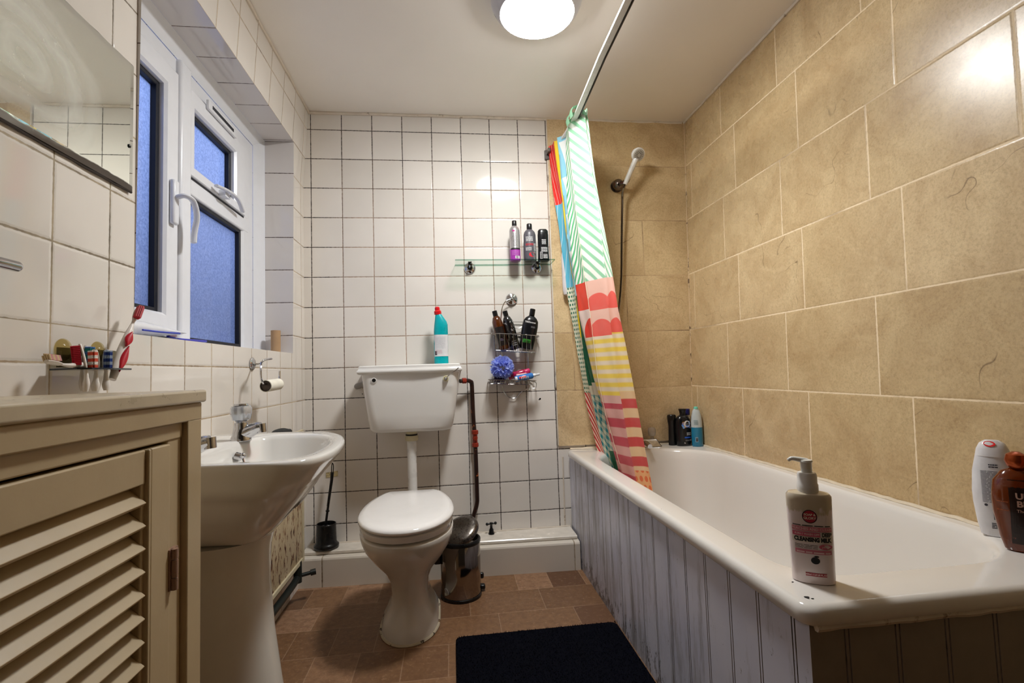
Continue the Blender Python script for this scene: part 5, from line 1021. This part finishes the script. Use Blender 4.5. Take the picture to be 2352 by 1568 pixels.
o = obj('bath_puff', pf, puff_mat(), None, recalc=False); tag(o, 'ruffled light blue mesh bath puff on the lower caddy tray', 'bath puff')
P_ = [(0.014, 0), (0.0165, 0.003), (0.017, 0.075), (0.015, 0.085)]
t, S_ = bottle('travel_bottle', 'dark pink bottle lying behind the blue puff on the lower tray', (0.992, -0.045, 0.918), P_, mat('raspberry_bottle', (168, 24, 70), 0.2, coat=0.4), [(0.0125, 0.084), (0.0135, 0.088), (0.0135, 0.110), (0.011, 0.113)], mat('pink_cap', (206, 48, 104), 0.3), rot=(0.0, 1.32, 0), group=None)
P_ = [(0.013, 0), (0.0155, 0.004), (0.0155, 0.085), (0.011, 0.092)]
t, S_ = bottle('spray_bottle', 'small blue and white pump bottle lying at the front of the lower tray', (1.018, -0.095, 0.906), P_, mat('blue_label_bottle', (46, 118, 196), 0.22, coat=0.4), [(0.009, 0.091), (0.009, 0.104), (0.006, 0.106), (0.006, 0.124), (0.005, 0.126)], mat('milky_clear_plastic', (214, 216, 220), 0.2), rot=(0.0, 1.40, 0))
b = NB(); S_.patch(b, -0.011, 0.011, 0.0, 0.012, mi=0); S_.patch(b, -0.008, 0.002, 0.02, 0.055, mi=1); S_.lines(b, -0.004, 0.008, 0.03, 0.07, 5, mi=0, seed=4, lift=0.001); obj('label', b, [M_TXT_W, M_RED_P], t, smooth=False)
P_ = [(0.016, 0), (0.019, 0.003), (0.019, 0.05), (0.012, 0.058)]
t, S_ = bottle('travel_bottle', 'stubby clear bottle with dark contents lying under the blue puff', (0.915, -0.075, 0.910), P_, mat('dark_violet_liquid', (66, 48, 92), 0.15, trans=0.4), [(0.010, 0.056), (0.010, 0.068)], mat('pale_cap', (220, 214, 226), 0.3), rot=(0, 1.5, 0.1))
t, S_ = bottle('travel_bottle', 'pale pink bottle half hidden behind the blue pump bottle', (1.030, -0.060, 0.914), [(0.014, 0), (0.017, 0.003), (0.017, 0.05), (0.012, 0.056)], mat('pale_pink_bottle', (226, 176, 172), 0.3), [(0.010, 0.055), (0.010, 0.066)], M_WPLASTIC, rot=(0, 1.45, 0.05))

# ================================================================== toilet cleaner on the cistern
tcn = thing('cleaner_bottle', 'turquoise toilet cleaner bottle with red cap on the cistern lid', 'bottle', (0.660, -0.10, 0.992))
M_TEAL = mat('turquoise_plastic', (0, 164, 172), 0.28); cz = 0.9925; rings = []
for z, dx, hw, hd in ((0, 0, .031, .022), (.003, 0, .034, .025), (.10, 0, .0345, .025), (.168, .001, .034, .025), (.19, .002, .0325, .024), (.205, .0005, .029, .022), (.222, -.004, .0225, .019), (.236, -.008, .0165, .016), (.244, -.0105, .0135, .0135)):
    rings.append(ell(0.662 + dx, -0.10, cz + z, hw, hd, 30, 2.6))
b = NB(); loft(b, rings); obj('bottle_body', b, M_TEAL, tcn)
b = NB(); M_ = align((0.6505, -0.10, cz + 0.240), (-0.10, -0.1, 1)); lathe(b, [(0.0165, 0), (0.0175, 0.004), (0.0175, 0.016), (0.0115, 0.022), (0.0125, 0.028), (0.0105, 0.036), (0.004, 0.039)], 20, M=M_); obj('cap', b, mat('red_cap_plastic', (214, 22, 30), 0.3), tcn)
S_ = Surf([(0.0345, 0), (0.0345, 0.3)], 1, 0.73, 2.6); b = NB(); S_.patch(b, -0.0335, 0.0335, 0.036, 0.140, 0.0006, 20, 2, 0); S_.lines(b, -0.026, 0.022, 0.075, 0.133, 11, lift=0.001, mi=1, seed=3, h=0.25); S_.lines(b, -0.026, 0.004, 0.050, 0.070, 4, lift=0.001, mi=2, seed=5, h=0.3); S_.patch(b, -0.030, -0.020, 0.042, 0.062, 0.001, 2, 2, 3)
bmesh.ops.translate(b, verts=b.verts, vec=(0.6625, -0.10, cz)); obj('label', b, [mat('white_paper_label', (220, 220, 222), 0.4), mat('pale_grey_print', (190, 190, 196), 0.5), mat('pale_red_print', (206, 160, 170), 0.5), mat('dark_square_code', (60, 60, 66), 0.5)], tcn, smooth=False)

# ================================================================== bottles at the far corner of the bath
FG = 'bottles in the far corner of the bath rim'
t, S_ = bottle('shower_gel_bottle', 'plain black squat bottle, leftmost in the far corner of the bath', (1.834, -0.055, RZ), [(0.019, 0), (0.0215, 0.003), (0.020, 0.05), (0.0185, 0.10), (0.0215, 0.125), (0.022, 0.130)], mat('matt_black_bottle', (12, 12, 14), 0.4), [(0.022, 0.130), (0.0225, 0.150), (0.019, 0.156), (0.010, 0.158)], M_BLACK, sy=0.8, group=FG)
P_ = [(0.036, 0), (0.039, 0.004), (0.039, 0.03), (0.0395, 0.115), (0.036, 0.135), (0.026, 0.150), (0.0145, 0.156), (0.0145, 0.168)]
t, S_ = bottle('shampoo_bottle', 'black bottle with round white emblem in the far corner of the bath', (1.880, -0.085, RZ), P_, mat('glossy_black_bottle', (20, 20, 23), 0.22), [(0.0155, 0.167), (0.016, 0.175), (0.0195, 0.182), (0.0185, 0.187)], M_BLACK, sy=0.62, ex=2.4, group=FG)
b = NB(); S_.patch(b, -0.014, 0.034, 0.092, 0.132, 0.0004, 12, 3, 0)
rd = random.Random(4)
for k in range(16): S_.disc(b, rd.uniform(-0.012, 0.032), rd.uniform(0.094, 0.130), rd.uniform(0.004, 0.009), 0.0007, 7, rd.choice((3, 4, 5, 3)))
S_.disc(b, 0.010, 0.112, 0.0165, 0.0012, 24, 1); S_.lines(b, 0.001, 0.019, 0.106, 0.118, 3, 0.0015, 2, 0.4, 3); S_.lines(b, 0.006, 0.031, 0.055, 0.072, 3, 0.0008, 1, 0.4, 5); S_.patch(b, -0.006, 0.032, 0.040, 0.047, 0.0008, 8, 1, 3); S_.lines(b, -0.002, 0.030, 0.026, 0.034, 2, 0.0008, 2, 0.5, 8); S_.disc(b, 0.029, 0.031, 0.004, 0.001, 12, 1); S_.text(b, '1L', 0.008, -0.006, 0.016, 0.0003, mi=1)
obj('label', b, [mat('dark_label', (20, 18, 22), 0.3), M_TXT_W, M_GREY_P, mat('blue_print_b', (40, 96, 200), 0.4), mat('golden_print', (206, 150, 50), 0.4), mat('light_blue_print', (110, 160, 220), 0.4)], t, smooth=False)
P_ = [(0.020, 0), (0.0225, 0.003), (0.0225, 0.12), (0.020, 0.153)]
t, S_ = bottle('lotion_tube', 'white bottle with navy blue cap squeezed behind the blue and clear bottle', (1.918, -0.045, RZ), P_, mat('white_bottle', (220, 220, 216), 0.3), [(0.0205, 0.152), (0.021, 0.154), (0.021, 0.180), (0.019, 0.182)], mat('navy_cap', (26, 28, 96), 0.3), sy=0.8, group=FG)
P_ = [(0.024, 0), (0.028, 0.004), (0.029, 0.05), (0.0285, 0.096), (0.028, 0.125), (0.0245, 0.155), (0.018, 0.178), (0.010, 0.190), (0.0105, 0.192)]
t, S_ = bottle('mouthwash_bottle', 'tapering bottle, blue below and clear above, rightmost in the far corner of the bath', (1.932, -0.128, RZ), P_, None, [(0.0110, 0.188), (0.0105, 0.196), (0.005, 0.199)], mat('mint_cap', (120, 214, 190), 0.3), sy=0.72, group=FG, mis=[0, 0, 0, 1, 1, 1, 1, 1], mats=[mat('blue_liquid', (14, 118, 156), 0.15, coat=0.4), mat('frosted_clear_plastic', (190, 200, 202), 0.2, coat=0.4)])
b = NB(); S_.lines(b, -0.022, -0.002, 0.110, 0.135, 5, mi=0, seed=4); S_.patch(b, -0.018, -0.006, 0.024, 0.048, mi=1); barcode(S_, b, -0.0165, -0.0075, 0.027, 0.045, 5, vert=False, mi=2); obj('label', b, [mat('teal_grey_print', (120, 150, 158), 0.5), mat('light_code_panel', (150, 176, 196), 0.5), M_TXT_K], t, smooth=False)

# ================================================================== bottles at the near right corner
NG = 'bottles on the near end of the bath rim'
def yawed(a): return (0, 0, a)
P_ = [(0.026, 0), (0.031, 0.003), (0.036, 0.03), (0.0405, 0.075), (0.041, 0.10), (0.038, 0.145), (0.031, 0.180)]
t, S_ = bottle('body_lotion_bottle', 'white curved bottle with barcode and red top, leftmost on the near bath corner', (1.936, -1.512, RZ), P_, mat('white_curved_bottle', (222, 222, 226), 0.25, coat=0.3), [(0.031, 0.180), (0.028, 0.196), (0.022, 0.209), (0.012, 0.216)], mat('white_cap_plastic', (224, 222, 224), 0.25), sy=0.58, ex=2.2, rot=yawed(-0.75), group=NG, cap_sx=1, cap_sy=0.62)
b = NB(); c = Surf([(0.031, 0.180), (0.028, 0.196), (0.022, 0.209), (0.012, 0.216)], 1, 0.62, 2.2); c.disc(b, -0.006, 0.2085, 0.010, 0.0010, 18, 1, 0.006)
S_.lines(b, -0.026, 0.016, 0.078, 0.150, 26, 0.0008, 0, 0.35, 4); S_.lines(b, -0.012, 0.004, 0.156, 0.166, 2, 0.0008, 0, 0.5, 12); barcode(S_, b, -0.010, 0.014, 0.040, 0.068, 5, vert=False, mi=0); S_.lines(b, -0.014, 0.018, 0.020, 0.034, 4, 0.0008, 0, 0.5, 9); S_.disc(b, -0.021, 0.072, 0.003, 0.0008, 10, 0)
obj('label', b, [mat('dark_grey_print', (52, 52, 62), 0.5), mat('red_cap_dot', (226, 40, 44), 0.3)], t, smooth=False)
P_ = [(0.022, 0), (0.029, 0.004), (0.036, 0.03), (0.043, 0.08), (0.044, 0.11), (0.040, 0.145), (0.026, 0.166), (0.012, 0.172)]
t, S_ = bottle('hair_oil_bottle', 'amber bottle with round copper cap and dark label, between white and tan bottles', (1.884, -1.600, RZ), P_, mat('amber_shampoo_bottle', (112, 44, 8), 0.12, trans=0.3, coat=0.5), [(0.009, 0.170), (0.016, 0.176), (0.019, 0.188), (0.016, 0.200), (0.006, 0.206)], mat('copper_cap', (156, 70, 30), 0.2, 0.7), sy=0.55, rot=yawed(-0.72), group=NG)
b = NB(); S_.patch(b, -0.020, 0.034, 0.018, 0.150, 0.0004, 14, 6, 0); S_.text(b, 'UL', 0.017, -0.001, 0.117, 0.0006, 0.0012, mi=1); S_.text(b, 'BE', 0.017, -0.001, 0.101, 0.0006, 0.0012, mi=1); S_.text(b, 'The', 0.0085, -0.004, 0.087, 0.0001, 0.0012, mi=1); S_.disc(b, 0.010, 0.026, 0.011, 0.0008, 9, 2); S_.disc(b, 0.010, 0.026, 0.005, 0.0011, 12, 3); S_.lines(b, -0.038, -0.022, 0.085, 0.12, 2, 0.0005, 4, 0.1, 3)
obj('label', b, [mat('dark_brown_label', (34, 16, 10), 0.3), mat('pale_copper_print', (190, 156, 140), 0.4), mat('yellow_flower_print', (206, 176, 50), 0.5), mat('brown_print', (70, 30, 12), 0.5), mat('orange_print', (150, 70, 20), 0.5)], t, smooth=False)
P_ = [(0.024, 0), (0.030, 0.004), (0.036, 0.03), (0.0415, 0.08), (0.042, 0.12), (0.036, 0.17), (0.030, 0.190), (0.026, 0.204)]
t, S_ = bottle('conditioner_bottle', 'glossy tan brown bottle, nearest the end of the bath rim', (1.902, -1.700, RZ), P_, mat('tan_brown_bottle', (170, 96, 34), 0.2, coat=0.5), [(0.0262, 0.203), (0.026, 0.212), (0.020, 0.216)], mat('tan_cap', (186, 110, 44), 0.25), sy=0.6, rot=yawed(-0.6), group=NG)

# ================================================================== pump bottle on the rim
pb_prof = [(0.0325, 0), (0.0355, 0.002), (0.0358, 0.02), (0.0378, 0.150), (0.0375, 0.158), (0.034, 0.1625), (0.022, 0.165), (0.0175, 0.166)]
def milk_mat():
    t = NT('milky_bottle_contents'); x = t.xyz(); lvl = t.math('ADD', x['Z'], t.math('MULTIPLY', t.math('SUBTRACT', t.noise(70, 5, 0.6, t.scaled((1, 1, 0.6))), 0.5), 0.06))
    f = t.rng(lvl, 0.128, 0.136); c = t.mix(f, lin((228, 214, 212)), lin((206, 192, 168))); t.l.new(c, t.b.inputs['Base Color']); t.b.inputs['Roughness'].default_value = 0.12; t.b.inputs['Coat Weight'].default_value = 0.6; t.l.new(t.math('MULTIPLY', f, 0.12), t.b.inputs['Transmission Weight']); return t.m
pbt, S_ = bottle('pump_bottle', 'clear pump bottle of white cleansing milk with pink label on the bath rim', (1.373, -1.640, RZ), pb_prof, milk_mat(), None, None, sy=0.62, ex=2.5, rot=(0, 0, -0.56))
b = NB(); lathe(b, [(0.0175, 0.163), (0.0180, 0.166), (0.0180, 0.178), (0.0168, 0.180), (0.0168, 0.196), (0.0150, 0.200), (0.006, 0.201)], 30); cl_ = obj('pump_collar', b, M_WPLASTIC, pbt)
b = NB(); lathe(b, [(0.0085, 0.199), (0.0095, 0.201), (0.0100, 0.218), (0.0115, 0.2205), (0.0105, 0.2235), (0.003, 0.225)], 24)
tube(b, [(0.002, 0, 0.221), (-0.014, -0.002, 0.2245), (-0.024, -0.003, 0.2255), (-0.030, -0.003, 0.2215)], 0.0042, 10, 3, rfun=lambda t: 0.0055 - 0.0024 * t); obj('pump_head', b, mat('translucent_white_pump', (232, 232, 226), 0.25), pbt)
b = NB(); cyl(b, (0, 0, 0.165), (0, 0, 0.03), 0.003, 8); obj('dip_tube', b, M_WPLASTIC, cl_)
b = NB()
S_.disc(b, -0.002, 0.1235, 0.0122, 0.0006, 28, 5); S_.disc(b, -0.002, 0.1235, 0.0108, 0.0008, 28, 4); S_.text(b, 'SOAP &', 0.0056, -0.002, 0.1268, 0.0002, 0.0011, mi=3); S_.text(b, 'GLORY', 0.0062, -0.002, 0.1205, 0.0002, 0.0011, mi=3)
S_.lines(b, -0.030, 0.030, 0.1060, 0.1085, 1, 0.0006, 5, 0.6, 3)
S_.patch(b, -0.031, 0.032, 0.0965, 0.1045, 0.0006, 14, 1, 0); S_.text(b, 'PEACHES AND CLEAN', 0.0066, 0.0005, 0.1005, 0.0001, 0.0010, mi=1)
S_.patch(b, -0.031, 0.013, 0.0870, 0.0950, 0.0006, 12, 1, 2); S_.text(b, '4-IN-1 WASH OFF', 0.0050, -0.008, 0.0910, 0.0001, 0.0010, mi=1)
S_.patch(b, 0.0145, 0.0325, 0.0868, 0.0952, 0.0006, 6, 1, 3); S_.text(b, 'DEEP', 0.0094, 0.0235, 0.0910, 0.0004, 0.0010, mi=5, sxx=0.75)
S_.patch(b, -0.0315, 0.0330, 0.0765, 0.0860, 0.0005, 14, 1, 3); S_.text(b, 'CLEANSING MILK', 0.0102, 0.0006, 0.0812, 0.0006, 0.0010, mi=5, sxx=0.74)
S_.lines(b, -0.028, 0.008, 0.0655, 0.0735, 3, 0.0006, 5, 0.3, 6); S_.disc(b, 0.021, 0.0695, 0.011, 0.0007, 20, 2, 0.0048); S_.text(b, 'peach', 0.0052, 0.021, 0.0696, 0.0001, 0.0010, mi=1)
S_.patch(b, -0.028, 0.030, 0.0555, 0.0630, 0.0006, 12, 1, 0); S_.lines(b, -0.026, 0.028, 0.057, 0.062, 1, 0.0010, 1, 0.5, 7)
S_.disc(b, 0.003, 0.044, 0.0072, 0.0007, 20, 5, 0.0062); S_.disc(b, 0.0055, 0.0515, 0.004, 0.0007, 12, 5, 0.0014)
S_.patch(b, -0.014, 0.020, 0.0155, 0.0215, 0.0006, 8, 1, 4); S_.text(b, '350ml 11.8 US FL.OZ', 0.0040, 0.003, 0.0185, 0.0002, 0.0010, mi=1)
obj('label', b, [mat('rose_pink_print', (206, 116, 134), 0.4), mat('label_reversed_print', (234, 200, 200), 0.4), mat('deep_pink_print', (196, 92, 116), 0.4), mat('cream_print', (226, 216, 200), 0.4), mat('crimson_print', (176, 46, 66), 0.4), M_TXT_K], pbt, smooth=False)
